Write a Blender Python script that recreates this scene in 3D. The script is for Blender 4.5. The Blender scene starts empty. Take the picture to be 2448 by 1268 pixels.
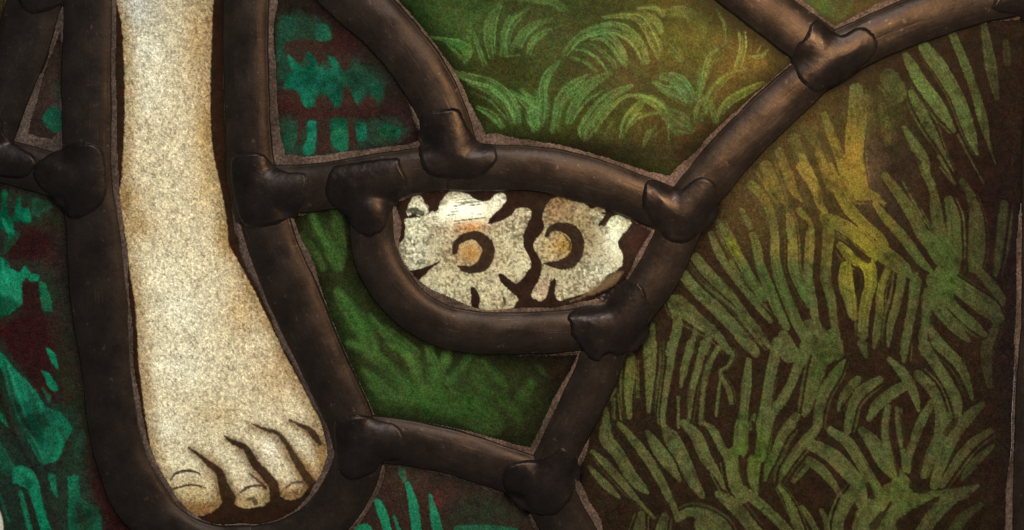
import bpy, math
import numpy as np
# ------------------------------------------------------------------ camera, world, lamps, exposure
S = 1e-4                                  # one traced unit = 0.1 mm on the glass
def wx(px): return (px - 1224.0) * S
def wz(py): return (634.0 - py) * S
scene = bpy.context.scene
COL = scene.collection
DIST = 0.50
cam_d = bpy.data.cameras.new('camera'); cam = bpy.data.objects.new('camera', cam_d); COL.objects.link(cam)
cam.location = (0, -DIST, 0); cam.rotation_euler = (math.pi/2, 0, 0)
cam_d.sensor_width = 36; cam_d.lens = 36*DIST/0.2448
cam_d.clip_start = 0.01; cam_d.clip_end = 20
scene.camera = cam
w = bpy.data.worlds.new('World'); scene.world = w; w.use_nodes = True
w.node_tree.nodes['Background'].inputs[0].default_value = (1.0, 0.92, 0.84, 1)
w.node_tree.nodes['Background'].inputs[1].default_value = 0.088
def area(name, loc, target, sx, sy, power, color):
    l = bpy.data.lights.new(name, 'AREA'); l.shape = 'RECTANGLE'; l.size = sx; l.size_y = sy
    l.energy = power; l.color = color
    o = bpy.data.objects.new(name, l); COL.objects.link(o); o.location = loc
    import mathutils
    d = mathutils.Vector(target) - mathutils.Vector(loc)
    o.rotation_euler = d.to_track_quat('-Z', 'Y').to_euler()
    return o
area('window_backlight', (-0.022, 0.125, 0.008), (-0.022, 0, 0.008), 0.40, 0.30, 0.92, (1.0, 0.985, 0.94))
lamp = area('warm_room_lamp', (wx(2180), -0.20, wz(-480)), (wx(1750), 0, wz(400)), 0.035, 0.025, 0.046, (1.0, 0.56, 0.26))
lamp.data.spread = math.radians(85)               # narrow beam towards the right-hand leads
area('soft_room_lamp', (wx(1500), -0.35, wz(-2600)), (wx(1100), 0, wz(600)), 0.10, 0.06, 0.36, (1.0, 0.88, 0.80))
vs = scene.view_settings
vs.view_transform = 'Standard'; vs.look = 'None'; vs.exposure = 0.0; vs.gamma = 1.0; vs.use_curve_mapping = False

# ------------------------------------------------------------------ raster helpers (surface paint on the panes)
rng = np.random.default_rng(7)
ST = 2.0; X0, Y0, X1, Y1 = -110, -110, 2560, 1380
NX = int((X1-X0)/ST)+1; NY = int((Y1-Y0)/ST)+1
GX, GY = np.meshgrid(X0+ST*np.arange(NX, dtype=np.float32), Y0+ST*np.arange(NY, dtype=np.float32))
def lin(r, g, b):
    c = np.array([r, g, b], dtype=np.float32)/255.0
    return np.where(c <= 0.04045, c/12.92, ((c+0.055)/1.055)**2.4).astype(np.float32)
def vnoise(cell, cell_y=None, seed=0, shape=None):
    """smooth value noise in 0..1, features about `cell` units wide"""
    r = np.random.default_rng(seed); cy = cell_y or cell
    ny, nx = shape or (NY, NX)
    gx = np.arange(nx)*ST/cell; gy = np.arange(ny)*ST/cy
    a = r.random((int(gy[-1])+3, int(gx[-1])+3)).astype(np.float32)
    ix = gx.astype(int); iy = gy.astype(int); fx = (gx-ix); fy = (gy-iy)
    fx = (fx*fx*(3-2*fx)).astype(np.float32)[None, :]; fy = (fy*fy*(3-2*fy)).astype(np.float32)[:, None]
    A = a[iy][:, ix]; B = a[iy][:, ix+1]; C_ = a[iy+1][:, ix]; D = a[iy+1][:, ix+1]
    return (A*(1-fx)+B*fx)*(1-fy)+(C_*(1-fx)+D*fx)*fy
def fbm(cell, octs=3, seed=0):
    t = 0; amp = 1; s = 0
    for k in range(octs):
        t = t + amp*vnoise(cell/2**k, seed=seed+k); s += amp; amp *= 0.6
    return t/s
def sstep(a, b, x):
    t = np.clip((x-a)/(b-a), 0, 1); return t*t*(3-2*t)
NF = fbm(8, 3, 11); NM = fbm(26, 3, 21); NL = fbm(90, 3, 31); NS = vnoise(4.2, seed=41)
NB = 0.6*fbm(15, 2, 51)+0.4*fbm(46, 2, 53)
def sub(x0, y0, x1, y1):
    i0 = max(0, int((x0-X0)/ST)); i1 = min(NX, int((x1-X0)/ST)+2)
    j0 = max(0, int((y0-Y0)/ST)); j1 = min(NY, int((y1-Y0)/ST)+2)
    return (slice(j0, j1), slice(i0, i1)) if (i1 > i0 and j1 > j0) else None
def catmull(P, n=6, closed=False):
    P = np.asarray(P, float)
    if len(P) == 2 and not closed: return np.array([P[0]*(1-t)+P[1]*t for t in np.linspace(0, 1, n+1)])
    if closed: Q = np.vstack([P[-1:], P, P[:2]]); m = len(P)
    else: Q = np.vstack([2*P[0]-P[1], P, 2*P[-1]-P[-2]]); m = len(P)-1
    out = []
    for i in range(m):
        p0, p1, p2, p3 = Q[i], Q[i+1], Q[i+2], Q[i+3]
        for k in range(n):
            t = k/n
            out.append(0.5*((2*p1)+(-p0+p2)*t+(2*p0-5*p1+4*p2-p3)*t*t+(-p0+3*p1-3*p2+p3)*t**3))
    if not closed: out.append(P[-1])
    return np.array(out)
def poly_field(pts):
    """nearest distance, arclength, side and width along a polyline pts (x,y,w)"""
    w = pts[:, 2].max()+14
    sl = sub(pts[:, 0].min()-w, pts[:, 1].min()-w, pts[:, 0].max()+w, pts[:, 1].max()+w)
    if sl is None: return None
    x = GX[sl]; y = GY[sl]
    D = np.full(x.shape, 1e9, np.float32); A = np.zeros_like(D); V = np.zeros_like(D); W = np.ones_like(D)
    acc = 0.0
    for a, b in zip(pts[:-1], pts[1:]):
        dx, dy = b[0]-a[0], b[1]-a[1]; L2 = dx*dx+dy*dy
        if L2 < 1e-6: continue
        L = math.sqrt(L2)
        t = np.clip(((x-a[0])*dx+(y-a[1])*dy)/L2, 0, 1)
        ex = x-(a[0]+t*dx); ey = y-(a[1]+t*dy)
        d = np.sqrt(ex*ex+ey*ey); m = d < D
        D[m] = d[m]; A[m] = (acc+t*L)[m]; V[m] = ((dx*ey-dy*ex)/L)[m]; W[m] = (a[2]+(b[2]-a[2])*t)[m]
        acc += L
    return sl, D, A, V, W, acc
def inside(poly, x, y):
    c = np.zeros(x.shape, bool); n = len(poly)
    for i in range(n):
        xa, ya = poly[i][:2]; xb, yb = poly[(i+1) % n][:2]
        if ya == yb: continue
        c ^= ((ya > y) != (yb > y)) & (x < (xb-xa)*(y-ya)/(yb-ya)+xa)
    return c
def sdf(poly, pad=30):
    """signed distance, positive inside"""
    P = np.asarray(poly, float)
    sl = sub(P[:, 0].min()-pad, P[:, 1].min()-pad, P[:, 0].max()+pad, P[:, 1].max()+pad)
    if sl is None: return None, None
    x = GX[sl]; y = GY[sl]; D = np.full(x.shape, 1e9, np.float32)
    for i in range(len(P)):
        a = P[i]; b = P[(i+1) % len(P)]; dx, dy = b-a; L2 = dx*dx+dy*dy
        if L2 < 1e-6: continue
        t = np.clip(((x-a[0])*dx+(y-a[1])*dy)/L2, 0, 1)
        D = np.minimum(D, np.hypot(x-(a[0]+t*dx), y-(a[1]+t*dy)))
    return sl, np.where(inside(P, x, y), D, -D)
TILE = dict(A=(0, 0), B=(600, 0), C=(1200, 0), D=(1748, 0), E=(0, 400), F=(600, 400), G=(1200, 400), H=(1748, 400),
            I=(0, 828), J=(600, 828), K=(1200, 828), L=(1748, 828))
Z = 2017/700.0
def tp(t, s):
    """'x,y[,w] x,y[,w] ...' drawn in one of the study squares -> units on the panel"""
    ox, oy = TILE[t]; out = []
    for q in s.split():
        v = [float(k) for k in q.split(',')]
        out.append([ox+v[0]/Z, oy+v[1]/Z]+([v[2]/Z] if len(v) > 2 else []))
    return np.array(out)

# ------------------------------------------------------------------ the lead network (centre lines with half widths)
LEADS = [
 ('upright strip of dark lead left of the leg', [(212,-130,60),(210,100,60),(208,300,60),(212,450,62),(228,600,68),(240,750,66),(256,900,60),(272,1020,62),(300,1120,64),(345,1205,66),(410,1262,52),(500,1306,52),(600,1315,60)]),
 ('upright strip of dark lead between the leg and the teal pane', [(590,-130,56),(590,100,56),(592,250,56),(600,400,58),(622,520,60)]),
 ('strip of lead sloping down beside the foot', [(622,480,60),(650,580,62),(695,690,62),(742,800,60),(790,905,58),(835,1000,58),(855,1070,58)]),
 ('thick lead arc curving down from the top edge to the first tall solder lump', [(735,-120,66),(830,-18,66),(915,62,64),(980,138,62),(1030,215,62),(1070,300,60),(1090,380,58)]),
 ('short lead strip between the ankle and the flower pane', [(625,455,58),(720,452,58),(800,442,58),(900,425,58),(1000,408,57),(1100,397,57)]),
 ('arched lead strip roofing the flower pane', [(1070,400,56),(1180,400,57),(1280,405,56),(1400,430,56),(1500,463,55),(1620,512,55)]),
 ('diagonal lead strip with a copper brown sheen rising to the right', [(1625,510,54),(1690,435,55),(1760,352,55),(1840,272,55),(1910,208,55),(1985,140,55)]),
 ('lead strip running to the top right corner', [(1985,140,58),(2060,104,58),(2150,62,58),(2250,26,58),(2350,-2,58),(2470,-18,54),(2600,-30,54)]),
 ('lead strip coming down from the top edge into the upper right lump', [(1700,-90,60),(1770,-28,60),(1860,42,60),(1960,120,60)]),
 ('short lead strip closing the right end of the flower pane', [(1640,510,54),(1600,600,53),(1550,690,53),(1470,790,53)]),
 ('lead strip bent like a bowl under the flower pane', [(1460,782,52),(1380,790,52),(1270,797,52),(1160,798,52),(1070,782,52),(990,740,53),(928,672,54),(895,600,54),(885,510,54)]),
 ('lead strip between the striped right pane and the small green pane', [(1462,790,54),(1430,880,54),(1390,965,53),(1345,1060,53),(1300,1150,54)]),
 ('nearly level lead strip below the small green pane', [(850,1048,56),(960,1056,56),(1070,1078,56),(1180,1112,56),(1300,1150,54)]),
 ('lead stub leaving the bottom edge below the lowest lump', [(1295,1140,60),(1330,1215,62),(1372,1290,62),(1420,1390,62)]),
 ('lead strip curving round the toes to the bottom edge', [(862,1080,58),(835,1160,60),(780,1240,60),(690,1290,54),(580,1318,56)]),
 ('dark lead strip sloping across the top left corner', [(150,-130,70),(95,-20,68),(55,110,66),(10,230,62),(-50,390,60)]),
 ('short lead strip at the left edge', [(-120,372,56),(0,384,54),(110,412,54),(215,438,54)]),
 ('lead strip along the right edge', [(2512,20,56),(2500,300,56),(2494,700,56),(2480,1000,56),(2466,1390,56)]),
]
LH = 25.0
def prof(r): return np.clip(1-np.abs(r)**2.2, 0, 1)**0.66
LD = np.full(GX.shape, 1e3, np.float32)           # distance outside the nearest lead edge (negative under lead)
LF = np.zeros(GX.shape, np.float32)               # height of the lead above the glass
for _, pts in LEADS:
    P = catmull(pts, 8)
    Q = P.copy(); Q[:, 2] += 60
    r = poly_field(Q)
    if r is None: continue
    sl, D, A, V, W, L = r; W = W-60
    LD[sl] = np.minimum(LD[sl], D-W); LF[sl] = np.maximum(LF[sl], LH*prof(np.minimum(D/W, 1)))

# ------------------------------------------------------------------ panes: outlines follow the lead centre lines
PANES = dict(
 foot=[(212,-110),(210,100),(208,300),(212,450),(228,600),(240,750),(256,900),(272,1020),(300,1120),(345,1205),(410,1265),(500,1306),(600,1315),(690,1290),(780,1240),(835,1160),(855,1070),(835,1000),(790,905),(742,800),(695,690),(650,580),(622,480),(600,400),(592,250),(590,-110)],
 left=[(-110,380),(110,412),(215,440),(228,600),(240,750),(256,900),(272,1020),(300,1120),(345,1205),(410,1265),(600,1320),(600,1380),(-110,1380)],
 tri=[(115,-60),(55,110),(10,230),(-50,390),(110,412),(215,440),(208,300),(212,-60)],
 teal=[(590,-110),(592,250),(600,400),(625,455),(800,442),(1000,408),(1090,385),(1070,300),(1030,215),(980,138),(915,62),(830,-18),(740,-110)],
 meadow=[(740,-110),(830,-18),(915,62),(980,138),(1030,215),(1070,300),(1090,390),(1180,400),(1280,405),(1400,430),(1500,463),(1625,512),(1690,435),(1760,352),(1840,272),(1910,208),(1975,140),(1860,42),(1770,-28),(1690,-110)],
 wedge=[(1690,-110),(1860,42),(1975,140),(2150,62),(2350,-2),(2500,-20),(2540,-110)],
 stripes=[(1985,140),(2150,62),(2350,-2),(2512,-15),(2500,300),(2494,700),(2480,1000),(2466,1380),(1420,1380),(1372,1290),(1300,1150),(1390,965),(1430,880),(1470,790),(1550,690),(1600,600),(1640,510),(1690,435),(1760,352),(1840,272),(1910,208)],
 flower=[(885,510),(890,425),(1000,408),(1090,397),(1180,400),(1280,405),(1400,430),(1500,463),(1620,512),(1600,600),(1550,690),(1470,785),(1380,790),(1270,797),(1160,798),(1070,782),(990,740),(928,672),(895,600)],
 sprig=[(622,470),(720,452),(800,442),(890,425),(885,510),(895,600),(928,672),(990,740),(1070,782),(1160,798),(1270,797),(1380,790),(1470,790),(1430,880),(1390,965),(1345,1060),(1300,1150),(1180,1112),(1070,1078),(960,1056),(855,1048),(835,1000),(790,905),(742,800),(695,690),(650,580)],
 reeds=[(855,1060),(960,1056),(1070,1078),(1180,1112),(1300,1150),(1330,1215),(1372,1290),(1420,1380),(600,1380),(600,1318),(690,1290),(780,1240),(835,1160)],
 corner=[(-110,-110),(150,-110),(95,-20),(55,110),(10,230),(-50,390),(-110,380)],
 edge=[(2512,-110),(2500,300),(2494,700),(2480,1000),(2466,1380),(2560,1380),(2560,-110)],
)
PM = {}
for k, P in PANES.items(): PM[k] = inside(P, GX, GY)

# ------------------------------------------------------------------ painting
RGB = np.zeros(GX.shape+(3,), np.float32)
LAB = np.zeros(GX.shape, np.uint8)                # which painted part a spot belongs to
def blobfield(base, blobs):
    F = np.broadcast_to(lin(*base), GX.shape+(3,)).copy()
    for x, y, r, c in blobs:
        rx, ry = r if isinstance(r, tuple) else (r, r)
        k = np.exp(-(((GX-x)/rx)**2+((GY-y)/ry)**2)*(0.8+0.5*NM))[..., None]
        F = F*(1-k)+lin(*c)*k
    return F
def stroke_mask(pts, dry=0.25, soft=1.5, rag=3.0, wide=1.0):
    pts = pts.copy(); pts[:, 2] = (pts[:, 2]*0.78+0.22*pts[:, 2].max())*wide if wide > 1.15 else pts[:, 2]*wide
    P = catmull(pts, 6)
    P[:, 2] = np.maximum(P[:, 2], 1.5)
    r = poly_field(P)
    if r is None: return None
    sl, D, A, V, W, L = r
    h = W*0.5
    n = (NF[sl]-0.5)*rag*1.3+(NS[sl]-0.5)*2.0
    m = sstep(-soft, soft, h-D+n)
    if dry > 0:
        sd = int(rng.integers(1, 99999)); rr = np.random.default_rng(sd)
        tab = rr.random((64, 24)).astype(np.float32)
        u = np.clip((V/5.0+32), 0, 62); v = np.clip(A/70.0, 0, 22)
        iu = u.astype(int); iv = v.astype(int); fu = u-iu; fv = v-iv
        s = (tab[iu, iv]*(1-fu)+tab[iu+1, iv]*fu)*(1-fv)+(tab[iu, iv+1]*(1-fu)+tab[iu+1, iv+1]*fu)*fv
        m = m*(1-dry*sstep(0.45, 0.85, s+0.25*(NF[sl]-0.5)+0.15*(D/np.maximum(h, 1))))
    return sl, m
def paint_strokes(pane, items, field, dry=0.25, op=0.9, soft=1.5, rag=3.0, lab=2, wide=1.0):
    M = np.zeros(GX.shape, np.float32)
    for it in items:
        t, s = it[0], it[1]; o = it[2] if len(it) > 2 else 1.0
        r = stroke_mask(tp(t, s), dry, soft, rag, wide)
        if r is None: continue
        sl, m = r; M[sl] = np.maximum(M[sl], m*o)
    M *= PM[pane]
    k = (M*op)[..., None]
    RGB[:] = RGB*(1-k)+field*k
    LAB[(M > 0.4) & PM[pane]] = lab
    return M
def paint_poly(pane, polys, color, op=1.0, soft=2.0, rag=5.0, lab=2, round_=True):
    for it in polys:
        t, s = it[0], it[1]; o = it[2] if len(it) > 2 else 1.0
        P = tp(t, s)
        if round_: P = catmull(P, 4, closed=True) if pane not in ('left', 'teal') else (0.45*catmull(P, 4, closed=True)+0.55*np.concatenate([np.linspace(P[i_], P[(i_+1) % len(P)], 5)[:4] for i_ in range(len(P))]))
        sl, d = sdf(P)
        if sl is None: continue
        m = sstep(-soft, soft, d+(NF[sl]-0.5)*rag*2)*o*op*PM[pane][sl]
        c = color[sl] if isinstance(color, np.ndarray) and color.ndim == 3 else lin(*color)
        RGB[sl] = RGB[sl]*(1-m[..., None])+c*m[..., None]
        q = LAB[sl]; q[(m > 0.4)] = lab
def base(pane, F):
    m = PM[pane]; RGB[m] = F[m]; LAB[m] = 1
def mottle(pane, amp, cells=NM):
    m = PM[pane]; RGB[m] *= (1+amp*2*(cells-0.5))[m][..., None]

# ---- large striped pane on the right
dark = blobfield((50,31,18), [(1950,420,(220,190),(72,52,24)),(1960,330,(110,130),(92,66,30)),(1780,520,(70,90),(84,58,30)),(1850,470,(90,80),(92,66,34)),(2090,400,(46,110),(100,68,44)),(2110,270,(60,60),(72,60,26)),
     (2360,450,(120,200),(46,24,17)),(2420,800,(60,600),(38,24,20)),(1500,1100,(160,160),(44,29,18)),(2150,430,(50,120),(58,38,26))])
dark *= np.array([.58,.74,.80],np.float32)*(0.72+0.55*NM+0.40*(NF-0.5))[..., None]
glassR = blobfield((92,98,56), [(1990,470,(210,150),(112,102,44)),(2040,370,(62,115),(156,132,50)),(1940,420,(70,70),(150,128,56)),(1840,440,(70,50),(122,108,46)),(2062,630,(62,110),(152,142,46)),(1885,590,(80,34),(140,126,58)),(1760,590,(26,34),(124,122,40)),
     (2270,640,(90,90),(80,104,46)),(2300,250,(120,170),(94,106,56)),(2180,200,(70,120),(104,122,62)),(1860,690,(120,70),(76,98,48)),(1800,1080,(60,70),(82,104,40)),(2150,1170,(110,70),(98,110,52)),
     (1500,900,(60,120),(98,100,50)),(1980,880,(70,80),(76,92,42)),(2370,880,(60,400),(72,74,44)),(2420,600,(60,700),(66,66,42)),(1560,760,(80,60),(92,96,52)),(2110,290,(60,70),(88,88,40)),(2330,1200,(80,70),(74,76,48)),(1900,1180,(90,60),(90,102,48))])
glassR *= np.array([.70,.66,.66],np.float32)*(0.80+0.40*NM+0.30*(NF-0.5))[..., None]
base('stripes', dark)
R = [
('D','1200,380,40 1245,460,75 1300,560,82 1430,740,86 1530,900,30'),('D','1330,330,80 1400,420,100 1440,470,95 1560,680,90 1640,900,80 1690,1060,20'),('D','1520,230,50 1600,420,60 1680,640,60 1740,850,60 1770,980,25 1820,1130,8',.85),
('D','1740,180,40 1770,350,70 1800,520,70 1830,680,30',.75),('D','1890,290,40 1905,430,50',.45),('D','1240,640,40 1290,740,66 1380,900,60 1440,1010,30 1530,1180,12',.7),
('D','1190,880,30 1270,1010,70 1330,1100,60 1350,1200,40 1390,1268,30',.85),('D','1040,740,60 1070,900,70 1075,1000,40',.5),('D','640,790,40 690,930,60 740,1060,62 780,1150,100 830,1290,130',.9),
('D','860,620,90 870,800,130 850,950,130 850,1100,120 850,1290,180'),('D','490,1080,50 540,1200,60 580,1290,66'),('D','600,1060,50 640,1150,60 690,1290,66',.8),('D','500,880,60 590,1000,50 620,1060,30',.5),
('D','330,1050,60 370,1160,60 420,1290,66',.75),('D','240,1150,50 270,1290,80',.7),('D','930,700,90 960,820,50',.5),('D','1090,540,130 1150,640,120 1100,700,60',.45),('D','1430,1080,24 1490,1180,20 1540,1268,12',.6),('D','1560,930,18 1660,1120,12 1740,1268,8',.5),
('D','1940,1060,8 1935,1140,8',.5),('D','430,960,80 490,1080,50',.55),
('H','490,0,80 570,130,70 610,250,50 650,310,30'),('H','680,0,60 740,150,80 800,270,80 900,380,70 1020,480,60 1060,540,50',.95),('H','830,-20,170 860,100,150 900,170,120 980,200,50'),('H','900,180,60 980,200,60 1050,250,30',.9),
('H','240,0,90 320,160,56 370,260,20',.7),('H','140,120,60 230,220,60 280,350,55 300,480,55 300,600,60 330,760,70 390,920,70 460,1080,70 540,1200,90',.9),('H','390,40,60 430,160,50 480,230,20',.85),('H','75,300,36 105,360,48 130,410,40',.8),
('H','150,470,50 180,570,60 200,680,60 260,830,70 310,960,70 380,1100,50',.95),('H','390,290,30 410,400,60 425,560,65 430,700,70 490,860,50 530,960,20'),('H','470,300,50 545,390,30 545,470,60 535,640,60 530,760,60 560,920,60 580,1050,50 600,1120,50'),
('H','640,340,60 670,420,80 660,600,70 650,760,70 690,920,60 710,1080,50 720,1150,60',.75),('H','640,340,60 760,400,90 900,500,90 970,580,60',.85),('H','990,250,36 1080,370,60 1190,490,66 1300,640,60 1390,730,20',.9),
('H','1060,60,50 1160,190,70 1250,330,80 1320,460,90 1420,560,120',.8),('H','1310,0,40 1390,160,50 1410,290,80 1430,420,90 1450,560,150',.72),('H','1500,230,60 1530,350,90 1540,500,90 1560,640,60',.75),
('H','1590,100,40 1660,220,60 1690,380,100 1690,560,115 1680,690,90',.6),('H','1880,260,60 1860,440,60 1840,600,50 1820,740,30',.6),('H','1440,560,170 1500,680,150 1420,800,130',.9),
('H','1420,790,150 1500,800,130 1640,880,120 1780,980,130 1850,1040,60',.85),('H','1680,680,50 1780,800,66 1860,900,50 1870,950,20',.65),('H','1450,850,160 1520,950,70 1660,1080,70 1740,1150,40',.8),
('H','1380,880,120 1480,1040,76 1580,1140,60 1640,1200,20',.85),('H','1820,1000,60 1810,1120,60 1750,1280,60',.6),('H','1350,900,80 1340,1060,60 1320,1180,60 1330,1280,50',.75),('H','1350,1100,50 1430,1200,60 1510,1280,40',.7),
('H','750,540,50 830,620,80 940,680,90 960,800,80 930,920,74 910,1050,70 910,1160,60'),('H','790,690,80 790,800,100 820,920,80 835,1010,60 850,1040,40'),('H','820,420,60 940,520,90 980,620,70',.9),
('H','1000,560,110 1120,650,110 1250,740,70',.85),('H','1080,700,50 1030,850,50 1020,1000,50 1000,1150,50 980,1240,20',.85),('H','1180,720,60 1150,900,54 1100,1080,50 1080,1230,20',.8),('H','1270,790,80 1250,950,64 1220,1100,60 1190,1280,50',.75),
('H','0,650,30 90,830,30 170,950,12',.7),('H','30,920,40 120,1080,54 200,1180,40 260,1240,15',.8),('H','0,1060,60 80,1180,80 170,1280,60',.85),('H','360,1160,70 400,1280,130',.85),('H','540,1100,100 600,1180,150 640,1280,160',.9),('H','690,1170,110 720,1280,100',.75),
('H','1180,100,10 1290,300,12 1410,480,14',.8),('H','1440,0,14 1540,130,10',.5),
('G','1490,370,30 1560,490,60 1620,600,64 1700,740,60 1800,900,60'),('G','1440,460,40 1490,580,54 1560,700,46 1700,880,44 1850,1060,34',.85),('G','1330,620,64 1430,740,74 1560,870,60 1640,960,40 1740,1100,40 1840,1240,20',.9),
('G','1240,730,70 1340,850,74 1480,980,84 1600,1110,74 1740,1260,60'),('G','1150,900,60 1220,950,120 1350,1060,90 1480,1160,60 1560,1268,40',.9),('G','1170,950,50 1210,1080,60 1160,1280,66'),('G','1330,1120,30 1300,1280,34',.8),('G','1040,1090,30 1030,1180,50 1010,1280,80',.8),('G','1440,1110,60 1400,1280,34',.8),
('G','1540,380,8 1640,560,8',.7),('G','1470,500,6 1640,780,8 1850,1000,8',.7),
('K','890,70,50 880,200,70 870,350,50 880,490,30'),('K','925,100,12 930,350,10',.7),('K','1020,-20,90 1020,150,80 1015,300,50 1010,450,25',.95),('K','1170,-20,60 1160,120,50 1130,300,40 1110,450,35 1110,540,30'),
('K','1300,-20,50 1260,140,50 1230,280,20'),('K','1390,-20,50 1350,150,50 1310,300,40 1290,480,20 1270,530,30',.95),('K','1490,10,34 1430,120,40 1390,280,35 1375,440,30 1370,530,30',.9),
('K','1520,10,30 1590,60,30 1550,140,20 1500,180,20 1560,300,38 1580,390,30',.85),('K','1510,200,22 1490,330,20 1475,480,15',.85),('K','1215,350,20 1215,560,15',.85),
('K','1700,100,36 1685,250,65 1665,450,60 1650,560,90 1640,700,100 1600,760,110',.95),('K','1900,-20,80 1850,200,70 1820,380,70 1800,560,100 1780,760,80'),
('K','785,290,10 750,370,20',.9),('K','800,330,14 820,500,14',.7),('K','775,360,14 775,500,10',.7),('K','720,430,24 715,520,56 720,640,90 800,740,80 880,880,80 960,970,60 1005,1010,20',.85),
('K','810,540,34 900,640,54 1000,770,62 1080,900,60 1150,1040,50 1200,1150,40',.9),('K','1000,590,30 1070,700,80 1150,810,80 1220,920,30',.9),('K','1110,540,30 1170,640,104 1240,760,90 1310,920,80 1380,1030,40',.95),
('K','1250,530,50 1340,620,80 1400,760,80 1480,880,50 1530,980,20',.95),('K','1390,530,30 1460,590,54 1520,710,54 1580,780,96 1610,950,90 1660,1040,80'),('K','600,830,20 680,920,50 760,1000,44 810,1040,15',.75),
('K','620,720,20 720,820,54 830,940,54 940,1070,30 1050,1180,20',.8),('K','1490,1020,50 1600,1100,90 1700,1220,80 1770,1290,70',.9),('K','1670,1000,70 1780,1090,66 1900,1200,64 1980,1290,60',.9),('K','1740,470,20 1710,560,44',.9),
('K','1740,790,90 1730,900,80 1755,1020,20',.9),('K','1440,880,10 1500,1000,10',.7),('K','2000,540,50 1930,620,60 1880,740,50 1810,900,25',.85),('K','2010,760,44 1940,850,44 1910,950,15',.85),('K','1905,970,20 1960,1040,44 2010,1140,50',.85),
('K','1215,1180,60 1300,1140,60 1400,1170,90 1500,1240,110 1560,1320,100',.9),('K','1380,1230,110 1420,1300,160',.85),('K','960,1160,50 940,1290,90',.6),('K','1120,1180,60 1090,1290,80',.7),
('L','520,0,90 460,140,70 410,260,60 350,370,66 280,460,70 240,560,80 210,700,80',.95),('L','650,-10,120 600,130,110 560,280,90 520,430,60 500,470,30',.8),('L','780,100,20 720,190,70 640,320,74 600,460,66 590,560,60 520,640,66 440,740,60 380,830,50 340,930,15',.9),
('L','870,230,50 800,310,64 750,390,40 740,440,20',.7),('L','1020,230,50 900,310,74 840,400,60 810,520,60 800,590,40',.85),('L','1240,250,60 1130,310,74 1010,400,74 950,500,40',.85),('L','1090,90,30 1170,170,64 1230,260,64 1270,360,50 1290,440,20',.85),
('L','450,480,50 370,580,64 310,700,50 250,830,40 235,920,20',.85),('L','540,670,80 700,760,100 820,880,104 880,960,90 900,1080,80',.9),('L','680,580,50 800,660,76 880,780,76 960,920,74 1010,1010,90',.9),('L','900,580,50 980,670,94 1060,800,104 1150,900,96 1180,1000,180',.9),
('L','1080,420,40 1060,540,50 1070,660,60 1100,800,60',.85),('L','1140,430,25 1150,560,32 1180,700,36 1200,850,44',.85),('L','1380,390,50 1320,500,60 1270,620,60 1230,740,50 1220,850,50',.75),('L','1290,200,70 1380,290,70 1430,400,70 1450,520,90 1440,640,100 1380,760,90 1330,890,50',.8),
('L','1330,0,80 1420,140,70 1490,250,70 1550,370,70 1560,470,50',.8),('L','1420,-20,80 1540,90,70 1600,180,60 1640,290,40 1660,370,15',.85),('L','1760,-10,80 1760,150,70 1780,280,30',.5),('L','1730,400,40 1630,490,76 1540,600,84 1480,720,84 1420,880,70 1400,960,60',.75),
('L','1790,580,34 1670,660,56 1580,760,60 1500,880,50 1450,960,40',.65),('L','1800,690,30 1710,770,50 1630,860,50 1590,920,20',.6),('L','1700,960,20 1600,1010,80 1480,1030,80 1340,1050,110 1200,1040,190 1110,1160,150 1060,1290,130',.85),('L','1720,1090,30 1600,1180,70 1520,1290,80',.45),
('L','1530,1040,80 1400,1160,90 1310,1290,90',.7),('L','1000,1100,140 950,1180,180 890,1290,130'),('L','870,980,84 790,1080,84 740,1200,74 730,1290,70',.85),('L','540,790,60 620,850,64 690,930,50 740,1010,30 770,1050,12',.8),('L','530,820,34 470,890,30 430,940,12',.8),
('L','330,960,20 390,1060,45 430,1160,64 480,1290,64',.8),('L','490,1110,30 540,1190,40 600,1290,40',.75),('L','620,1130,30 650,1200,40 670,1290,34',.65),('L','1190,-20,50 1190,100,30',.8),('L','740,-20,60 760,50,30',.8),('L','900,-20,60 930,70,30',.6),
('L','1500,480,60 1470,600,60',.7),('L','1100,1050,200 1180,980,150',.8)]
paint_strokes('stripes', R, glassR*(1-0.42*sstep(.50,.74,NB))[..., None], dry=0.30, op=0.94, soft=1.2, rag=1.2, wide=1.04)
hair = []
for it in R:
    P = tp(it[0], it[1])
    T = np.gradient(P[:, :2], axis=0); T /= np.maximum(np.linalg.norm(T, axis=1), 1e-6)[:, None]; Nn = np.stack([-T[:, 1], T[:, 0]], 1)
    for sd in (-1, 1):
        if rng.random() < .2:
            k = rng.uniform(.55, .85); Q = P.copy(); Q[:, :2] += Nn*sd*(P[:, 2:3]*k+2); Q[:, 2] = rng.uniform(1.8, 4.2)
            a = rng.integers(0, max(1, len(Q)-2)); hair.append((Q[a:], rng.uniform(.25, .6)))
for it in R:
    P = tp(it[0], it[1]); wm = P[:, 2].max()
    if wm < 15 or rng.random() > .3: continue
    T = np.gradient(P[:, :2], axis=0); T /= np.maximum(np.linalg.norm(T, axis=1), 1e-6)[:, None]; Nn = np.stack([-T[:, 1], T[:, 0]], 1)
    Q = P.copy(); Q[:, :2] += Nn*rng.choice([-1, 1])*(P[:, 2:3]*.5+rng.uniform(7, 11)); Q[:, 2] = rng.uniform(4, 8)*np.sin(np.linspace(.35, 2.8, len(Q))); hair.append((Q, rng.uniform(.35, .7)))
for Q, o in hair:
    rs = stroke_mask(Q, .7, 1.6, 1.5)
    if rs:
        k = (rs[1]*o*PM['stripes'][rs[0]])[..., None]; RGB[rs[0]] = RGB[rs[0]]*(1-k)+glassR[rs[0]]*k
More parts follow.
